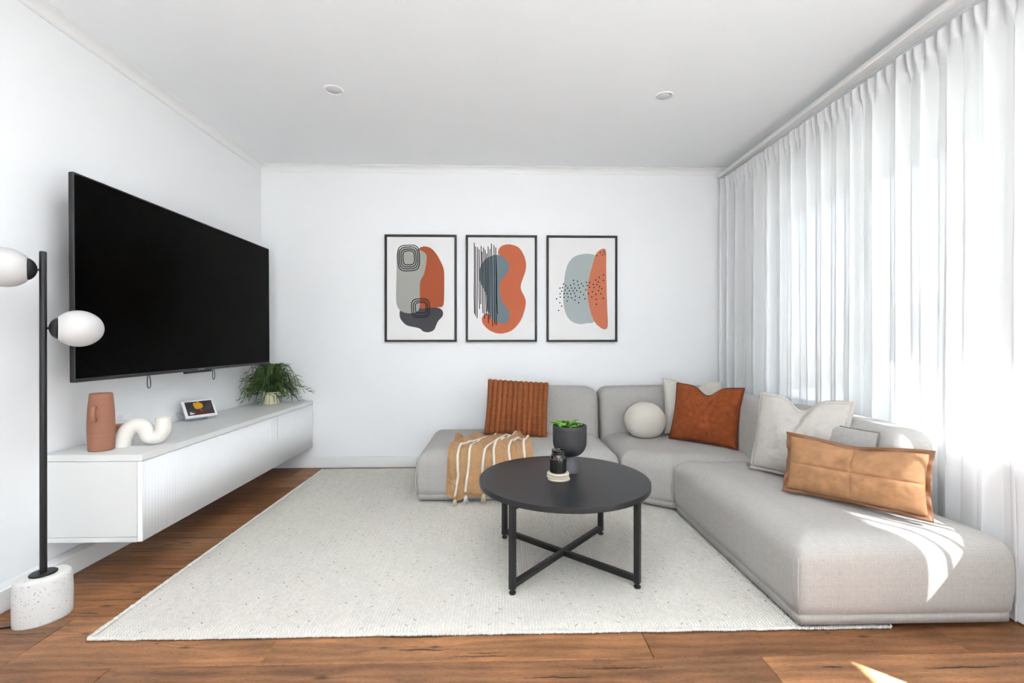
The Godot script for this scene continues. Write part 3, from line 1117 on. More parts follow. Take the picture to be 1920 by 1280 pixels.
# ---------------------------------------------------------------- coffee table and what stands on it
func coffee_table() -> void:
	var black := mat("black powder coat", Color(0.05, 0.054, 0.058), 0.45, {"metallic_specular": 0.5})
	var top_m := mat("black table lacquer", Color(0.092, 0.10, 0.105), 0.40, {"metallic_specular": 0.5})
	var c := Vector2(0.292, 2.103)
	var g := 0.0125
	var t := thing("coffee_table", "round black metal coffee table with crossed legs", "table", V(c.x, g, c.y))
	part("tabletop", lathe(soft_profile([Vector2(0.0005, 0.364), Vector2(0.3905, 0.366), Vector2(0.391, 0.3675), Vector2(0.391, 0.3885), Vector2(0.390, 0.3895), Vector2(0.0005, 0.3895)]), 120), top_m, t)
	var legs := [Vector2(0.047, 1.832), Vector2(0.566, 1.866), Vector2(0.02, 2.353), Vector2(0.528, 2.386)]
	var w := 0.0125
	for k in 4:
		var p: Vector2 = legs[k] - c
		var yaw := atan2(p.y, p.x)
		var xf := Transform3D(Basis(Vector3.UP, yaw), V(p.x, 0, p.y))
		part("leg", box(Vector3(-w, 0.018, -w), Vector3(w, 0.364, w), 0.003), black, t, xf)
		part("foot_pad", lathe(soft_profile([Vector2(0.0005, 0.0), Vector2(0.013, 0.0), Vector2(0.0145, 0.004), Vector2(0.0145, 0.009), Vector2(0.007, 0.012), Vector2(0.007, 0.018), Vector2(0.0005, 0.018)]), 18), black, t, Transform3D(Basis.IDENTITY, V(p.x, 0, p.y)))
	for pair in [[0, 3], [1, 2]]:
		var a: Vector2 = legs[pair[0]] - c
		var b: Vector2 = legs[pair[1]] - c
		var l := (b - a).length()
		var yaw := atan2(b.y - a.y, b.x - a.x)
		var mid := (a + b) / 2.0
		var xf := Transform3D(Basis(Vector3.UP, yaw), V(mid.x, 0, mid.y))
		part("crossbar", box(Vector3(-l / 2, 0.024, -w), Vector3(l / 2, 0.048, w), 0.003), black, t, xf)
		part("top_rail", box(Vector3(-l / 2, 0.34, -w), Vector3(l / 2, 0.3635, w), 0.003), black, t, xf)
	part("bolt", lathe(soft_profile([Vector2(0.0005, 0), Vector2(0.007, 0), Vector2(0.006, 0.004), Vector2(0.0005, 0.005)]), 12), black, t, Transform3D(Basis(Vector3.RIGHT, PI / 2), Vector3(-0.012, 0.036, 0.02)))
	var y := g + 0.3895
	# pedestal planter with clover-like leaves
	var clay := mat("black clay", Color(0.17, 0.17, 0.18), 0.62)
	var foot_m := mat("grey clay", Color(0.36, 0.365, 0.385), 0.6)
	t = thing("planter", "charcoal bowl planter on a rounded foot, on the coffee table", "planter", V(0.333, y, 2.185))
	var prof := [Vector2(0.0005, 0.0), Vector2(0.039, 0.0)]
	for k in 10:
		var a := k / 9.0 * 1.15
		prof.append(Vector2(0.0405 * cos(a * 0.98), 0.004 + 0.080 * sin(a)))
	part("foot", lathe(prof, 40), foot_m, t)
	prof = [Vector2(0.0005, 0.076)]
	for k in 15:
		var a := k / 14.0 * PI / 2
		prof.append(Vector2(0.081 * pow(sin(a), 0.75), 0.150 - 0.074 * cos(a)))
	prof.append_array([Vector2(0.082, 0.21), Vector2(0.0815, 0.2265), Vector2(0.0785, 0.228), Vector2(0.075, 0.2265), Vector2(0.074, 0.21), Vector2(0.0005, 0.208)])
	part("bowl", lathe(prof, 56), clay, t)
	part("soil", lathe([Vector2(0.0735, 0.210), Vector2(0.05, 0.214), Vector2(0.0005, 0.216)], 30), mat("potting soil", Color(0.09, 0.065, 0.05), 0.95), t)
	var leafm := [mat("clover leaf", Color(0.30, 0.52, 0.12), 0.5, {"backlight_enabled": true, "backlight": Color(0.3, 0.5, 0.1)}), mat("young clover leaf", Color(0.44, 0.66, 0.20), 0.5, {"backlight_enabled": true, "backlight": Color(0.35, 0.5, 0.1)})]
	var r := RandomNumberGenerator.new()
	r.seed = 77
	var lobe := grid(6, 6, func(u: float, v: float):
		var a: float = (u - 0.5) * 2.0
		var w2: float = 0.0085 * sin(PI * clampf(0.04 + v * 0.9, 0, 1))
		return Vector3(a * w2, 0.0035 * a * a + 0.003 * sin(v * PI), -v * 0.017))
	for k in 21:
		var a := r.randf() * TAU
		var d := sqrt(r.randf()) * 0.07
		var lean := r.randf_range(-0.01, 0.014)
		var p := Vector3(cos(a) * (d + lean), r.randf_range(0.222, 0.24), sin(a) * (d + lean))
		var sprig := part("sprig", tube([Vector3(cos(a) * d * 0.7, 0.21, sin(a) * d * 0.7), p], 0.0012, 5), leafm[0], t)
		var n := r.randi_range(3, 4)
		var turn := r.randf() * TAU
		var size := r.randf_range(0.8, 1.25)
		var tilt := Basis(Vector3(r.randf_range(-1, 1), 0, r.randf_range(-1, 1)).normalized(), r.randf_range(0.0, 0.5))
		for j in n:
			part("leaf", lobe, leafm[r.randi() % 2], sprig, Transform3D(tilt * Basis(Vector3.UP, turn + j * TAU / n) * Basis.from_scale(Vector3.ONE * size), p))
	# three cream coasters under the jar
	var felt := mat("cream coaster", Color(0.77, 0.725, 0.65), 0.9)
	for k in 3:
		var co := tag(part("coaster", grid(48, 10, func(u: float, v: float):
			var b: float = (v - 0.5) * PI
			var a: float = -u * TAU
			var rr: float = 0.0455 + 0.0015 * sin(a * 3.0 + k * 2.0) + 0.0055 * cos(b)
			if v < 0.05 or v > 0.95:
				rr = 0.0005
			return Vector3(cos(a) * rr, 0.0058 + 0.0056 * sin(b), sin(a) * rr)), felt, null, Transform3D(Basis(Vector3.UP, k * 1.1), V(0.262 + [0.003, 0.0, 0.0015][k], y + k * 0.0112, 2.068 + [0.0, 0.002, 0.0][k]))),
			["bottom cream coaster of the three under the black jar", "middle cream coaster of the three under the black jar", "topmost cream coaster of the three, carrying the black jar"][k], "coaster", "cream coasters stacked on the coffee table")
	var jy := y + 0.0340
	t = thing("candle_jar", "small glossy black glass candle jar on cream coasters", "jar", V(0.262, jy, 2.068))
	var blackglass := mat("black glass", Color(0.012, 0.012, 0.013), 0.06, {"clearcoat_enabled": true, "clearcoat": 1.0, "clearcoat_roughness": 0.03})
	part("body", lathe(soft_profile([Vector2(0.0005, 0.0), Vector2(0.036, 0.0), Vector2(0.0385, 0.003), Vector2(0.0385, 0.066), Vector2(0.034, 0.076), Vector2(0.030, 0.080), Vector2(0.030, 0.083), Vector2(0.0005, 0.083)]), 48), blackglass, t)
	part("neck", lathe(soft_profile([Vector2(0.0005, 0.080), Vector2(0.0295, 0.080), Vector2(0.0295, 0.097), Vector2(0.031, 0.099), Vector2(0.031, 0.102), Vector2(0.027, 0.103), Vector2(0.026, 0.090), Vector2(0.0005, 0.088)]), 48), blackglass, t)
	part("lid", lathe(soft_profile([Vector2(0.0005, 0.0985), Vector2(0.0245, 0.0985), Vector2(0.0245, 0.103), Vector2(0.014, 0.105), Vector2(0.012, 0.111), Vector2(0.0005, 0.112)]), 40), blackglass, t)

# ---------------------------------------------------------------- media cabinet
func media_cabinet() -> void:
	var white := mat("off-white laminate", Color(0.875, 0.875, 0.865), 0.42)
	var front := mat("white fluted front", Color(0.95, 0.952, 0.955), 0.5)
	var edge := mat("white edge", Color(0.95, 0.95, 0.95), 0.4)
	var t := thing("media_cabinet", "long white wall-hung media cabinet with fluted doors", "cabinet", V(-1.745, 0.176, 1.972))
	var o := V(-1.745, 0.176, 1.972)
	var at := func(x0, x1, h0, h1, d0, d1, b): return box(V(x0, h0, d1) - o, V(x1, h1, d0) - o, b)
	part("top_panel", at.call(-1.95, -1.531, 0.522, 0.55, 1.972, 3.735, 0.0015), white, t)
	part("bottom_panel", at.call(-1.95, -1.553, 0.176, 0.197, 1.972, 3.735, 0.0015), white, t)
	part("end_panel", at.call(-1.95, -1.553, 0.1985, 0.5205, 1.9735, 1.99, 0.0012), white, t)
	part("end_panel", at.call(-1.95, -1.553, 0.1985, 0.5205, 3.716, 3.733, 0.0012), white, t)
	part("divider", at.call(-1.95, -1.556, 0.198, 0.521, 3.15, 3.166, 0.0012), white, t)
	part("back_panel", at.call(-1.95, -1.944, 0.198, 0.521, 1.99, 3.716, 0.0), white, t)
	part("front_trim", at.call(-1.551, -1.531, 0.178, 0.5205, 1.972, 1.980, 0.002), edge, t)
	for span in [[1.983, 3.1555], [3.1595, 3.733]]:
		var st := tool_()
		var pitch := 0.018
		var a: float = span[0]
		var b: float = span[1]
		var n := int((b - a) / pitch) * 6
		var h0 := 0.178 - o.y
		var h1 := 0.519 - o.y
		# fluted face, then the slab behind it
		add_grid(st, n, 1, func(u: float, v: float):
			var d := lerpf(a, b, u)
			var x := -1.5345 + 0.0007 * absf(sin(u * n / 6.0 * PI))
			return Vector3(x - o.x, lerpf(h0, h1, v), -(d - 1.972)))
		add_grid(st, n, 1, func(u: float, v: float):
			var d := lerpf(a, b, u)
			var x := lerpf(-1.5345 + 0.0007 * absf(sin(u * n / 6.0 * PI)), -1.551, v)
			return Vector3(x - o.x, h0, -(d - 1.972)), true, (n + 1) * 2)
		add_grid(st, n, 1, func(u: float, v: float):
			var d := lerpf(a, b, u)
			var x := lerpf(-1.5345 + 0.0007 * absf(sin(u * n / 6.0 * PI)), -1.551, v)
			return Vector3(x - o.x, h1, -(d - 1.972)), false, (n + 1) * 4)
		var door := part("door", done(st), front, t)
		var slab := tool_()
		add_box(slab, V(-1.551, 0.178, b) - o, V(-1.5365, 0.519, a) - o, 0.001)
		part("door_slab", done(slab), front, door)

# ---------------------------------------------------------------- television
func television() -> void:
	var o := V(-1.79, 0.86, 2.74)
	var t := thing("television", "large black flat television on the wall over the cabinet", "television", o)
	t.rotation.z = 0.006
	var frame := mat("tv bezel", Color(0.16, 0.165, 0.17), 0.35, {"metallic": 0.3})
	var dark := mat("tv plastic", Color(0.03, 0.03, 0.032), 0.5)
	var screen := mat("tv screen", Color(0.004, 0.004, 0.0045), 0.22, {"metallic_specular": 0.12})
	var h := 0.883
	var l := 0.80
	part("housing", box(Vector3(-0.014, 0.0, -l), Vector3(0.004, h, l), 0.003), dark, t)
	part("rear_bulge", box(Vector3(-0.06, 0.08, -0.55), Vector3(-0.014, 0.55, 0.55), 0.012), dark, t)
	part("screen", box(Vector3(0.004, 0.016, -l + 0.006), Vector3(0.0065, h - 0.006, l - 0.006), 0.0004), screen, t)
	var st := tool_()
	add_box(st, Vector3(-0.004, 0.0, -l), Vector3(0.010, 0.016, l), 0.002)
	add_box(st, Vector3(-0.004, h - 0.006, -l), Vector3(0.009, h, l), 0.0015)
	add_box(st, Vector3(-0.004, 0.016, -l), Vector3(0.009, h - 0.006, -l + 0.006), 0.0015)
	add_box(st, Vector3(-0.004, 0.016, l - 0.006), Vector3(0.009, h - 0.006, l), 0.0015)
	part("bezel", done(st), frame, t)
	part("maker_mark", box(Vector3(0.0095, 0.005, -0.03), Vector3(0.0105, 0.011, 0.03), 0.0003), mat("tv mark", Color(0.45, 0.45, 0.45), 0.4), t)
	part("sensor_bar", box(Vector3(-0.012, -0.012, -0.11), Vector3(0.006, -0.0005, 0.125), 0.003), dark, t)
	# wall plate, arms and the two pull cords of the mount
	part("wall_plate", box(Vector3(-0.162, 0.25, -0.35), Vector3(-0.150, 0.65, 0.35), 0.002), dark, t)
	for z in [-0.2, 0.2]:
		part("mount_arm", box(Vector3(-0.152, 0.15, z - 0.015), Vector3(-0.058, 0.7, z + 0.015), 0.002), dark, t)
	part("mount_disc", lathe(soft_profile([Vector2(0.0005, 0), Vector2(0.035, 0), Vector2(0.035, 0.03), Vector2(0.0005, 0.034)]), 24), dark, t, Transform3D(Basis(Vector3.FORWARD, PI / 2), Vector3(-0.062, 0.345, 0.712)))
	for d in [2.389, 2.917]:
		var z: float = -(d - 2.74)
		var pts := curve([Vector3(-0.03, 0.01, z + 0.004), Vector3(-0.028, -0.03, z + 0.012), Vector3(-0.028, -0.062, z + 0.009), Vector3(-0.028, -0.068, z), Vector3(-0.028, -0.06, z - 0.009), Vector3(-0.028, -0.03, z - 0.010), Vector3(-0.03, 0.01, z - 0.002)], 6)
		part("pull_cord", tube(pts, 0.0022, 6), mat("grey cord", Color(0.28, 0.28, 0.28), 0.7), t)

# ---------------------------------------------------------------- things on the cabinet
func cabinet_ornaments() -> void:
	var y := 0.5505
	# terracotta vase
	var terra_tex := painted(64, 256, func(x: int, yy: int):
		var v := 0.92 + 0.05 * noise.get_noise_1d(yy * 0.9) + 0.03 * noise.get_noise_2d(x * 0.3, yy * 0.6)
		return Color(v, v, v))
	var terra := mat("terracotta", Color(0.655, 0.45, 0.36), 0.85, {"albedo_texture": terra_tex, "uv1_scale": Vector3(1, 1, 1), "heightmap_enabled": true, "heightmap_texture": terra_tex, "heightmap_scale": 0.25})
	var t := thing("terracotta_vase", "tall terracotta vase with a small looped handle", "vase", V(-1.775, y, 2.058), 0.5)
	var prof := [Vector2(0.0005, 0.0), Vector2(0.053, 0.0), Vector2(0.056, 0.004)]
	for k in 13:
		var f := k / 12.0
		prof.append(Vector2(0.0565 + 0.0055 * sin(f * PI * 0.95 + 0.05) - 0.006 * f * f, 0.008 + f * 0.238))
	prof.append_array([Vector2(0.050, 0.2515), Vector2(0.0485, 0.2535), Vector2(0.0465, 0.252), Vector2(0.049, 0.235), Vector2(0.052, 0.12), Vector2(0.050, 0.01), Vector2(0.0005, 0.008)])
	part("body", lathe(prof, 56, Vector2(0.80, 0.66)), terra, t)
	var hp := curve([Vector3(-0.012, 0.195, 0.044), Vector3(-0.012, 0.193, 0.066), Vector3(-0.012, 0.176, 0.074), Vector3(-0.012, 0.155, 0.072), Vector3(-0.012, 0.143, 0.062), Vector3(-0.012, 0.140, 0.044)], 6)
	part("handle", tube(hp, 0.0085, 12), mat("terracotta plain", Color(0.64, 0.44, 0.35), 0.85), t)
	# amber candle in a glass with a lid
	t = thing("amber_candle", "amber wax candle in a lidded glass behind the vases", "candle", V(-1.81, y, 2.20))
	part("wax", lathe(soft_profile([Vector2(0.0005, 0.006), Vector2(0.035, 0.006), Vector2(0.035, 0.088), Vector2(0.0005, 0.088)]), 32), mat("amber wax", Color(0.72, 0.42, 0.17), 0.4, {"subsurf_scatter_enabled": true, "subsurf_scatter_strength": 0.3}), t)
	part("base", lathe([Vector2(0.0005, 0), Vector2(0.037, 0), Vector2(0.037, 0.006), Vector2(0.0005, 0.006)], 32), mat("candle base", Color(0.12, 0.08, 0.05), 0.3), t)
	var clear := mat("clear glass", Color(0.97, 0.98, 0.98, 0.10), 0.04, {"transparency": BaseMaterial3D.TRANSPARENCY_ALPHA})
	part("glass", lathe([Vector2(0.0365, 0.006), Vector2(0.0375, 0.02), Vector2(0.0375, 0.103)], 32), clear, t)
	part("lid", lathe(soft_profile([Vector2(0.039, 0.103), Vector2(0.039, 0.108), Vector2(0.012, 0.111), Vector2(0.008, 0.116), Vector2(0.012, 0.125), Vector2(0.008, 0.131), Vector2(0.0005, 0.132)]), 32), clear, t)
	# white arched tube vase
	var bisque := mat("white bisque", Color(0.88, 0.86, 0.83), 0.75)
	t = thing("tube_vase", "white ceramic vase bent like a snaking tube", "vase", V(-1.652, y, 2.155), 0.30)
	var path := []
	for p in [Vector3(-0.094, 0.0, 0), Vector3(-0.086, 0.042, 0), Vector3(-0.066, 0.078, 0), Vector3(-0.036, 0.094, 0), Vector3(-0.008, 0.080, 0), Vector3(0.006, 0.048, 0), Vector3(0.021, 0.0345, 0), Vector3(0.046, 0.038, 0), Vector3(0.063, 0.06, 0), Vector3(0.066, 0.09, 0), Vector3(0.066, 0.124, 0)]:
		path.append(p)
	part("tube", tube(curve(path, 8), func(f): return lerpf(0.034, 0.031, f), 28, false), bisque, t)
	part("foot", lathe(soft_profile([Vector2(0.0005, 0.0), Vector2(0.033, 0.0), Vector2(0.0345, 0.003), Vector2(0.033, 0.012), Vector2(0.0005, 0.014)]), 28), bisque, t, Transform3D(Basis.IDENTITY, Vector3(-0.094, 0, 0)))
	part("rim", lathe([Vector2(0.031, 0.120), Vector2(0.031, 0.126), Vector2(0.0285, 0.127), Vector2(0.027, 0.124), Vector2(0.027, 0.085), Vector2(0.0005, 0.08)], 32), bisque, t, Transform3D(Basis.IDENTITY, Vector3(0.066, 0, 0)))
	# smart display
	var shell := mat("display shell", Color(0.9, 0.9, 0.91), 0.45)
	t = thing("smart_display", "small tilted white smart display showing a yellow picture", "display", V(-1.862, y, 2.84), 1.02)
	var tilt := Basis(Vector3.RIGHT, -0.58)
	part("base", lathe(soft_profile([Vector2(0.0005, 0.0), Vector2(0.048, 0.0), Vector2(0.05, 0.004), Vector2(0.04, 0.03), Vector2(0.03, 0.075), Vector2(0.0005, 0.08)]), 32, Vector2(1.3, 0.7)), mat("display base", Color(0.70, 0.71, 0.73), 0.85), t, Transform3D(Basis.IDENTITY, Vector3(0, 0, -0.03)))
	var slab := part("tablet", soft_box(Vector3(0.178, 0.118, 0.012), 0.0055, 10), shell, t, Transform3D(tilt, Vector3(0, 0.068, 0.012)))
	var pic := Image.create(256, 160, false, Image.FORMAT_RGB8)
	pic.fill(Color(0.16, 0.14, 0.14))
	pic.fill_rect(Rect2i(40, 118, 216, 42), Color(0.22, 0.12, 0.09))
	var nz := FastNoiseLite.new()
	nz.seed = 8
	nz.frequency = 0.03
	for yy in 130:
		for x in range(60, 200):
			var q := Vector2((x - 118) / 46.0, (yy - 48) / 46.0)
			var e := q.length() + 0.35 * nz.get_noise_2d(x, yy)
			if e < 0.95:
				var s := 0.5 + 0.5 * nz.get_noise_2d(x * 2.6, yy * 2.6)
				pic.set_pixel(x, yy, Color(0.55 + 0.22 * s, 0.34 + 0.28 * s, 0.08))
			elif yy > 92 and absf(x - 135 + 8 * nz.get_noise_1d(yy * 3.0)) < 13:
				pic.set_pixel(x, yy, Color(0.36, 0.17, 0.1))
	for k in 3:
		pic.fill_rect(Rect2i(22, 122 + k * 10, [22, 46, 34][k], 5), Color(0.85, 0.85, 0.85))
	var pt := image_tex(pic)
	var scr := mat("display screen", Color(1, 1, 1), 0.15, {"albedo_texture": pt, "emission_enabled": true, "emission": Color(0, 0, 0), "emission_texture": pt, "emission_energy_multiplier": 0.2})
	var q := QuadMesh.new()
	q.size = Vector2(0.150, 0.092)
	part("screen", q, scr, slab, Transform3D(Basis.IDENTITY, Vector3(0, 0.003, 0.0064)))
	var cable := curve([Vector3(-0.03, 0.012, -0.055), Vector3(-0.065, 0.012, -0.04), Vector3(-0.095, 0.03, -0.03), Vector3(-0.105, 0.048, -0.034), Vector3(-0.085, 0.05, -0.055), Vector3(-0.05, 0.03, -0.075)], 8)
	part("cable", tube(cable, 0.0022, 8), shell, t)
	# mistletoe cactus
	t = thing("trailing_cactus", "green trailing mistletoe cactus in a cream pot on the cabinet end", "plant", V(-1.765, y, 3.53))
	part("pot", lathe(soft_profile([Vector2(0.0005, 0.0), Vector2(0.054, 0.0), Vector2(0.062, 0.06), Vector2(0.068, 0.095), Vector2(0.064, 0.096), Vector2(0.060, 0.08), Vector2(0.0005, 0.08)]), 36), mat("cream pot", Color(0.88, 0.86, 0.72), 0.6), t)
	var greens := [mat("cactus green", Color(0.20, 0.30, 0.10), 0.55), mat("cactus light green", Color(0.34, 0.46, 0.17), 0.55), mat("cactus dark green", Color(0.12, 0.21, 0.09), 0.6)]
	var r := RandomNumberGenerator.new()
	r.seed = 19
	for k in 150:
		var st := tool_()
		var base := 0
		var a := r.randf() * TAU
		var reach := r.randf_range(0.06, 0.19)
		if r.randf() < 0.25:
			reach = r.randf_range(0.17, 0.27)
		var rise := r.randf_range(0.02, 0.20) * (1.25 if reach < 0.15 else 1.0)
		var dir := Vector3(cos(a), 0, sin(a))
		if dir.x < -0.2:
			reach = minf(reach, 0.15 / absf(dir.x))
		if dir.z < -0.2:
			reach = minf(reach, 0.19 / absf(dir.z))
		var p0 := Vector3(r.randf_range(-0.03, 0.03), 0.08, r.randf_range(-0.03, 0.03))
		var p1 := p0 + dir * reach * 0.35 + Vector3(0, rise * 0.9 + 0.03, 0)
		var p2 := p0 + dir * reach * 0.75 + Vector3(0, rise + 0.02, 0)
		var p3 := p0 + dir * reach + Vector3(0, rise * 0.5 - r.randf_range(0.0, 0.09), 0)
		p3.y = maxf(p3.y, 0.012)
		p1.y = minf(p1.y, 0.285)
		p2.y = minf(p2.y, 0.285)
		var main := curve([p0, p1, p2, p3], 5)
		base = add_tube(st, main, func(f): return 0.0022 - 0.0008 * f, 5, true, base)
		# segments forking off like fingers
		for j in r.randi_range(4, 8):
			var i := r.randi_range(3, main.size() - 1)
			var dv := (dir + Vector3(r.randf_range(-0.9, 0.9), r.randf_range(-0.9, 0.5), r.randf_range(-0.9, 0.9))).normalized()
			var l := r.randf_range(0.025, 0.055)
			var e: Vector3 = main[i] + dv * l + Vector3(0, -0.01, 0)
			e.y = maxf(e.y, 0.008)
			e.x = maxf(e.x, -0.165)
			e.z = maxf(e.z, -0.195)
			base = add_tube(st, [main[i], main[i] + dv * l * 0.5, e], func(f): return 0.0026 * (1.0 - 0.5 * f), 5, true, base)
		part("stem", done(st), greens[r.randi() % 3], t)

# ---------------------------------------------------------------- floor lamp
func floor_lamp() -> void:
	var black := mat("lamp black", Color(0.045, 0.046, 0.05), 0.45, {"metallic_specular": 0.5})
	var r := RandomNumberGenerator.new()
	r.seed = 90
	var im := Image.create(512, 512, false, Image.FORMAT_RGB8)
	im.fill(Color(0.95, 0.95, 0.95))
	for k in 240:
		var c := Vector2(r.randf_range(6, 506), r.randf_range(6, 506))
		var s := r.randf_range(0.8, 3.4) * (1.6 if r.randf() < 0.15 else 1.0)
		var ang := r.randf() * PI
		var tone := r.randf_range(0.08, 0.55)
		for yy in range(-8, 9):
			for xx in range(-8, 9):
				var q := Vector2(xx, yy).rotated(ang)
				if absf(q.x) / (s * 1.4) + absf(q.y) / s < 1.0:
					im.set_pixel(clampi(int(c.x) + xx, 0, 511), clampi(int(c.y) + yy, 0, 511), Color(tone, tone, tone * 0.95))
	var terrazzo := mat("terrazzo", Color(0.90, 0.89, 0.875), 0.7, {"albedo_texture": image_tex(im), "uv1_triplanar": true, "uv1_scale": Vector3(4.6, 4.6, 4.6)})
	var t := thing("floor_lamp", "black floor lamp with two white glass globes and terrazzo foot", "lamp", V(-1.708, 0.0, 1.735), 0.9)
	var prof := [Vector2(0.0005, 0.0), Vector2(0.98, 0.0), Vector2(1.0, 0.006), Vector2(1.01, 0.08), Vector2(0.985, 0.145)]
	for k in 7:
		var a := k / 6.0 * PI / 2
		prof.append(Vector2(0.985 - 0.14 * (1.0 - cos(a)), 0.145 + 0.022 * sin(a)))
	prof.append(Vector2(0.0005, 0.167))
	part("base", lathe(prof, 60, Vector2(0.082, 0.066)), terrazzo, t)
	part("base_plate", lathe(soft_profile([Vector2(0.0005, 0.167), Vector2(0.040, 0.167), Vector2(0.040, 0.171), Vector2(0.037, 0.173), Vector2(0.0005, 0.173)]), 36), black, t)
	part("pole", lathe(soft_profile([Vector2(0.0005, 0.17), Vector2(0.0105, 0.17), Vector2(0.0105, 1.367), Vector2(0.0085, 1.369), Vector2(0.0005, 1.369)]), 20), black, t)
	var opal := mat("opal glass", Color(0.80, 0.79, 0.78), 0.35, {"backlight_enabled": true, "backlight": Color(0.4, 0.4, 0.4)})
	# arms lie nearly across the view; undo the foot's turn
	for g in [[-1.0, 1.299], [1.0, 1.083]]:
		var yaw := -0.9 + 0.75 + (PI if g[0] < 0 else 0.0)
		var b := Basis(Vector3.UP, yaw)
		var xf := Transform3D(b, Vector3(0, g[1], 0))
		part("arm", tube([Vector3(0.008, 0, 0), Vector3(0.02, 0, 0)], 0.0045, 12), black, t, xf)
		var along := Basis(Vector3.FORWARD, PI / 2)  # lathe axis y to +x
		part("cap", lathe(soft_profile([Vector2(0.0005, 0.0), Vector2(0.010, 0.0), Vector2(0.026, 0.006), Vector2(0.037, 0.016), Vector2(0.041, 0.0245), Vector2(0.0005, 0.025)]), 36), black, t, xf * Transform3D(along, Vector3(0.0145, 0, 0)))
		var egg := []
		for k in 25:
			var a := k / 24.0 * PI
			var ax := -cos(a)
			if ax < -0.82:
				continue
			egg.append(Vector2(maxf(0.0005, 0.0705 * sin(a) * (1.0 - 0.03 * ax)), 0.098 + 0.073 * ax))
		part("globe", lathe(egg, 44), opal, t, xf * Transform3D(along, Vector3.ZERO))
	var pts := curve([Vector3(-0.07, 0.004, 0.03), Vector3(-0.16, 0.004, 0.03), Vector3(-0.24, 0.004, 0.12)], 8)
	var inv := Basis(Vector3.UP, -0.9 + 0.4)
	for k in pts.size():
		pts[k] = inv * pts[k]
	part("power_cord", tube(pts, 0.0032, 8), black, t)

# ---------------------------------------------------------------- pictures
func fill_poly(im: Image, pts: Array, c: Color) -> void:
	var lo := 1e9
	var hi := -1e9
	for p in pts:
		lo = minf(lo, p.y)
		hi = maxf(hi, p.y)
	for yy in range(maxi(0, int(lo)), mini(im.get_height() - 1, int(hi) + 1) + 1):
		var yc := yy + 0.5
		var xs := []
		for k in pts.size():
			var a: Vector2 = pts[k]
			var b: Vector2 = pts[(k + 1) % pts.size()]
			if (a.y <= yc) != (b.y <= yc):
				xs.append(a.x + (yc - a.y) / (b.y - a.y) * (b.x - a.x))
		xs.sort()
		for k in range(0, xs.size() - 1, 2):
			im.fill_rect(Rect2i(int(round(xs[k])), yy, maxi(1, int(round(xs[k + 1])) - int(round(xs[k]))), 1), c)

func stroke(im: Image, pts: Array, w: float, c: Color) -> void:
	for k in pts.size() - 1:
		var a: Vector2 = pts[k]
		var b: Vector2 = pts[k + 1]
		var n := int((b - a).length() / (w * 0.3)) + 1
		for s in n:
			dot(im, a.lerp(b, float(s) / n), w / 2.0, c)

func dot(im: Image, p: Vector2, r: float, c: Color) -> void:
	for yy in range(int(p.y - r), int(p.y + r) + 2):
		var q := r * r - pow(yy + 0.5 - p.y, 2.0)
		if q > 0.0:
			var h := sqrt(q)
			im.fill_rect(Rect2i(int(round(p.x - h)), yy, maxi(1, int(round(2.0 * h))), 1), c)

# drawings are given as they were read off, in a box `from`..`to`, and printed on a 1040 x 1580 sheet
func to_sheet(list: Array, from: Vector2, to: Vector2) -> Array:
	var out := []
	for k in range(0, list.size(), 2):
		out.append((Vector2(list[k], list[k + 1]) - from) / (to - from) * Vector2(1040, 1580))
	return out

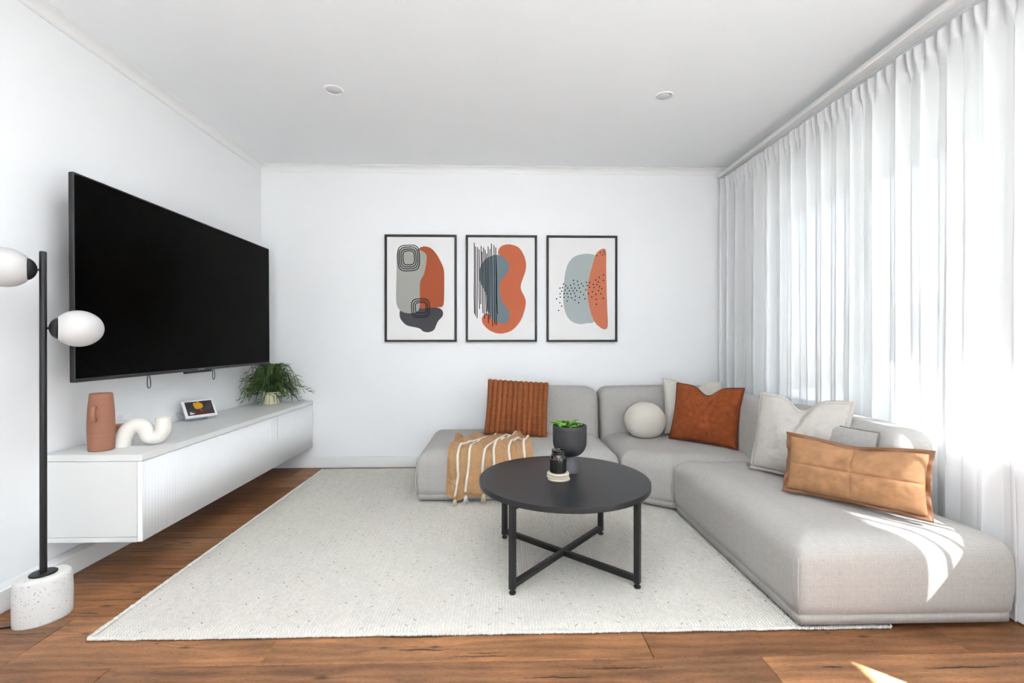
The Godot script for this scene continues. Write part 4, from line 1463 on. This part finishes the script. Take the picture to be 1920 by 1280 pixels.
func artworks() -> void:
	var paper := Color(0.91, 0.905, 0.90)
	var ink := Color(0.05, 0.05, 0.055)
	var prints := []
	# rust and grey forms with nested squares
	var im := Image.create(1040, 1580, false, Image.FORMAT_RGB8)
	im.fill(paper)
	var f := Vector2(74, 74)
	var g := Vector2(829, 1215)
	var rust := Color(0.66, 0.33, 0.20)
	fill_poly(im, curve(to_sheet([218, 895, 215, 960, 240, 1010, 300, 1060, 430, 1090, 480, 1125, 540, 1135, 600, 1110, 625, 1060, 650, 1010, 695, 960, 705, 920, 690, 885, 640, 860, 540, 858, 440, 862, 405, 880, 330, 900, 250, 895], f, g), 8, true), Color(0.27, 0.27, 0.29))
	fill_poly(im, curve(to_sheet([430, 205, 470, 180, 520, 178, 580, 205, 640, 275, 690, 370, 715, 450, 718, 600, 715, 780, 705, 835, 680, 853, 560, 860, 440, 862, 400, 700, 400, 400, 420, 280], f, g), 8, true), rust)
	fill_poly(im, curve(to_sheet([178, 290, 190, 235, 240, 195, 330, 185, 430, 212, 490, 240, 518, 280, 515, 360, 490, 480, 447, 570, 442, 700, 440, 850, 410, 905, 330, 925, 250, 910, 200, 870, 175, 790, 175, 600, 180, 400], f, g), 8, true), Color(0.65, 0.645, 0.62))
	for s in [[315, 306, 122, 143], [315, 304, 104, 122], [315, 306, 84, 99], [316, 304, 64, 78], [450, 866, 101, 104], [450, 868, 80, 84], [452, 862, 60, 60]]:
		var pts := []
		for k in 65:
			var a := k / 64.0 * TAU
			var cx := signf(cos(a)) * pow(absf(cos(a)), 0.55)
			var sy := signf(sin(a)) * pow(absf(sin(a)), 0.55)
			pts.append_array([s[0] + s[2] * (cx + 0.05 * sy), s[1] + s[3] * (sy - 0.04 * cx)])
		stroke(im, to_sheet(pts, f, g), 14.0, ink)
	prints.append(im)
	# rust and slate curves with upright strokes
	im = Image.create(1040, 1580, false, Image.FORMAT_RGB8)
	im.fill(paper)
	f = Vector2(62, 78)
	g = Vector2(811, 1212)
	fill_poly(im, curve(to_sheet([400, 262, 400, 225, 425, 180, 480, 155, 550, 155, 630, 185, 685, 260, 713, 350, 710, 440, 680, 530, 657, 600, 660, 660, 695, 730, 712, 790, 700, 880, 655, 1000, 570, 1100, 480, 1140, 390, 1145, 300, 1110, 235, 1050, 215, 1000, 225, 955, 260, 925, 300, 935, 330, 990, 400, 1000, 450, 900, 400, 700, 400, 560, 440, 440, 440, 330, 420, 275], f, g), 8, true), Color(0.765, 0.405, 0.275))
	fill_poly(im, curve(to_sheet([385, 268, 450, 285, 505, 335, 523, 400, 500, 480, 440, 545, 415, 610, 425, 720, 450, 800, 510, 870, 530, 930, 515, 1000, 480, 1035, 410, 1030, 340, 1000, 300, 930, 278, 850, 275, 750, 240, 660, 195, 570, 183, 480, 205, 390, 260, 315, 330, 278], f, g), 8, true), Color(0.445, 0.495, 0.525))
	for s in [[128, 140, 131, 925], [144, 180, 143, 950], [165, 188, 161, 975], [183, 212, 188, 872], [206, 175, 201, 818], [217, 238, 226, 920], [234, 192, 245, 980], [252, 217, 265, 940], [269, 257, 276, 900], [285, 180, 290, 1030], [306, 210, 305, 988], [322, 148, 338, 1068], [351, 165, 362, 1048], [371, 190, 381, 1050], [375, 300, 392, 930]]:
		stroke(im, curve(to_sheet([s[0], s[1], s[0] + 2 + (s[2] - s[0]) * 0.3, lerpf(s[1], s[3], 0.35), s[0] - 2 + (s[2] - s[0]) * 0.6, lerpf(s[1], s[3], 0.7), s[2], s[3]], f, g), 6), 13.0, ink)
	prints.append(im)
	# pale oval and rust sail with scattered dots
	im = Image.create(1040, 1580, false, Image.FORMAT_RGB8)
	im.fill(paper)
	f = Vector2(76, 72)
	g = Vector2(818, 1206)
	fill_poly(im, curve(to_sheet([470, 248, 560, 252, 620, 285, 660, 400, 660, 800, 590, 1000, 500, 1025, 420, 1035, 340, 1010, 280, 950, 245, 850, 235, 720, 245, 560, 265, 430, 300, 340, 370, 275], f, g), 8, true), Color(0.66, 0.695, 0.695))
	fill_poly(im, curve(to_sheet([690, 188, 715, 205, 722, 260, 722, 420, 728, 700, 735, 900, 740, 1030, 730, 1080, 700, 1093, 650, 1070, 590, 1010, 545, 900, 515, 760, 508, 650, 525, 530, 560, 390, 600, 260, 640, 210], f, g), 8, true), Color(0.785, 0.465, 0.345))
	for p in to_sheet([351, 545, 396, 556, 357, 585, 442, 582, 404, 597, 317, 601, 461, 609, 496, 567, 238, 588, 264, 607, 285, 631, 331, 632, 367, 631, 418, 630, 227, 627, 198, 632, 255, 654, 304, 662, 347, 662, 388, 659, 489, 652, 217, 666, 433, 676, 245, 692, 281, 693, 320, 697, 361, 689, 200, 695, 465, 706, 373, 722, 202, 733, 244, 735, 290, 731, 330, 741, 418, 737, 481, 751, 158, 752, 280, 776, 366, 766, 409, 796, 196, 796, 216, 834, 183, 882, 507, 601, 535, 570, 533, 620, 574, 590, 603, 540, 642, 511, 691, 483, 689, 544, 633, 563, 616, 593, 645, 614, 583, 626, 672, 637, 634, 659, 565, 672, 604, 700, 661, 695, 521, 692, 557, 729, 609, 758, 688, 745, 611, 812, 696, 221, 655, 233, 704, 248, 676, 260, 615, 268], f, g):
		dot(im, p, 10.5, ink)
	prints.append(im)
	var frame := mat("black picture frame", Color(0.085, 0.085, 0.085), 0.45)
	var labels := ["framed abstract print of grey and rust forms with nested squares", "framed abstract print of rust and slate curves with upright strokes", "framed abstract print of a pale oval and rust sail with dots"]
	var edges := [[-0.947, -0.362], [-0.287, 0.298], [0.377, 0.962]]
	for k in 3:
		var x0: float = edges[k][0]
		var x1: float = edges[k][1]
		var h0 := 1.027
		var h1 := 1.903
		var o := V((x0 + x1) / 2.0, h0, 3.744)
		var hw := (x1 - x0) / 2.0
		var hh := h1 - h0
		var t := thing("framed_print", labels[k], "picture", o, 0.0, "framed prints on the far wall")
		var b := 0.016
		var dpt := 0.028
		part("frame_bar", box(Vector3(-hw, 0, 0), Vector3(hw, b, dpt), 0.0015), frame, t)
		part("frame_bar", box(Vector3(-hw, hh - b, 0), Vector3(hw, hh, dpt), 0.0015), frame, t)
		part("frame_bar", box(Vector3(-hw, b, 0), Vector3(-hw + b, hh - b, dpt), 0.0015), frame, t)
		part("frame_bar", box(Vector3(hw - b, b, 0), Vector3(hw, hh - b, dpt), 0.0015), frame, t)
		part("canvas", box(Vector3(-hw + b + 0.002, b + 0.002, 0.002), Vector3(hw - b - 0.002, hh - b - 0.002, 0.0195), 0.001), mat("canvas edge", Color(0.92, 0.92, 0.91), 0.9), t)
		prints[k].resize(520, 790, Image.INTERPOLATE_LANCZOS)
		var q := QuadMesh.new()
		q.size = Vector2(hw * 2 - 2 * b - 0.010, hh - 2 * b - 0.010)
		part("print", q, mat("print %d" % k, Color(1, 1, 1), 0.85, {"albedo_texture": image_tex(prints[k])}), t, Transform3D(Basis.IDENTITY, Vector3(0, hh / 2, 0.0202)))

# ---------------------------------------------------------------- ceiling lights, switched off
func ceiling_lights() -> void:
	var rim := mat("downlight rim", Color(0.93, 0.93, 0.93), 0.4)
	var lens := mat("downlight diffuser", Color(0.88, 0.88, 0.885), 0.6)
	var k := 0
	for p in [Vector2(-0.95, 2.6), Vector2(0.95, 2.62)]:
		var t := thing("downlight", ["round recessed downlight in the ceiling on the television side", "round recessed downlight in the ceiling on the curtain side"][k], "downlight", V(p.x, 2.46, p.y), 0.0, "recessed ceiling downlights")
		part("rim", lathe([Vector2(0.040, -0.001), Vector2(0.041, -0.005), Vector2(0.050, -0.007), Vector2(0.054, -0.004), Vector2(0.055, 0.0)], 48), rim, t)
		part("diffuser", lathe([Vector2(0.0005, -0.0018), Vector2(0.0405, -0.0018), Vector2(0.0405, -0.0005)], 40), lens, t)
		k += 1
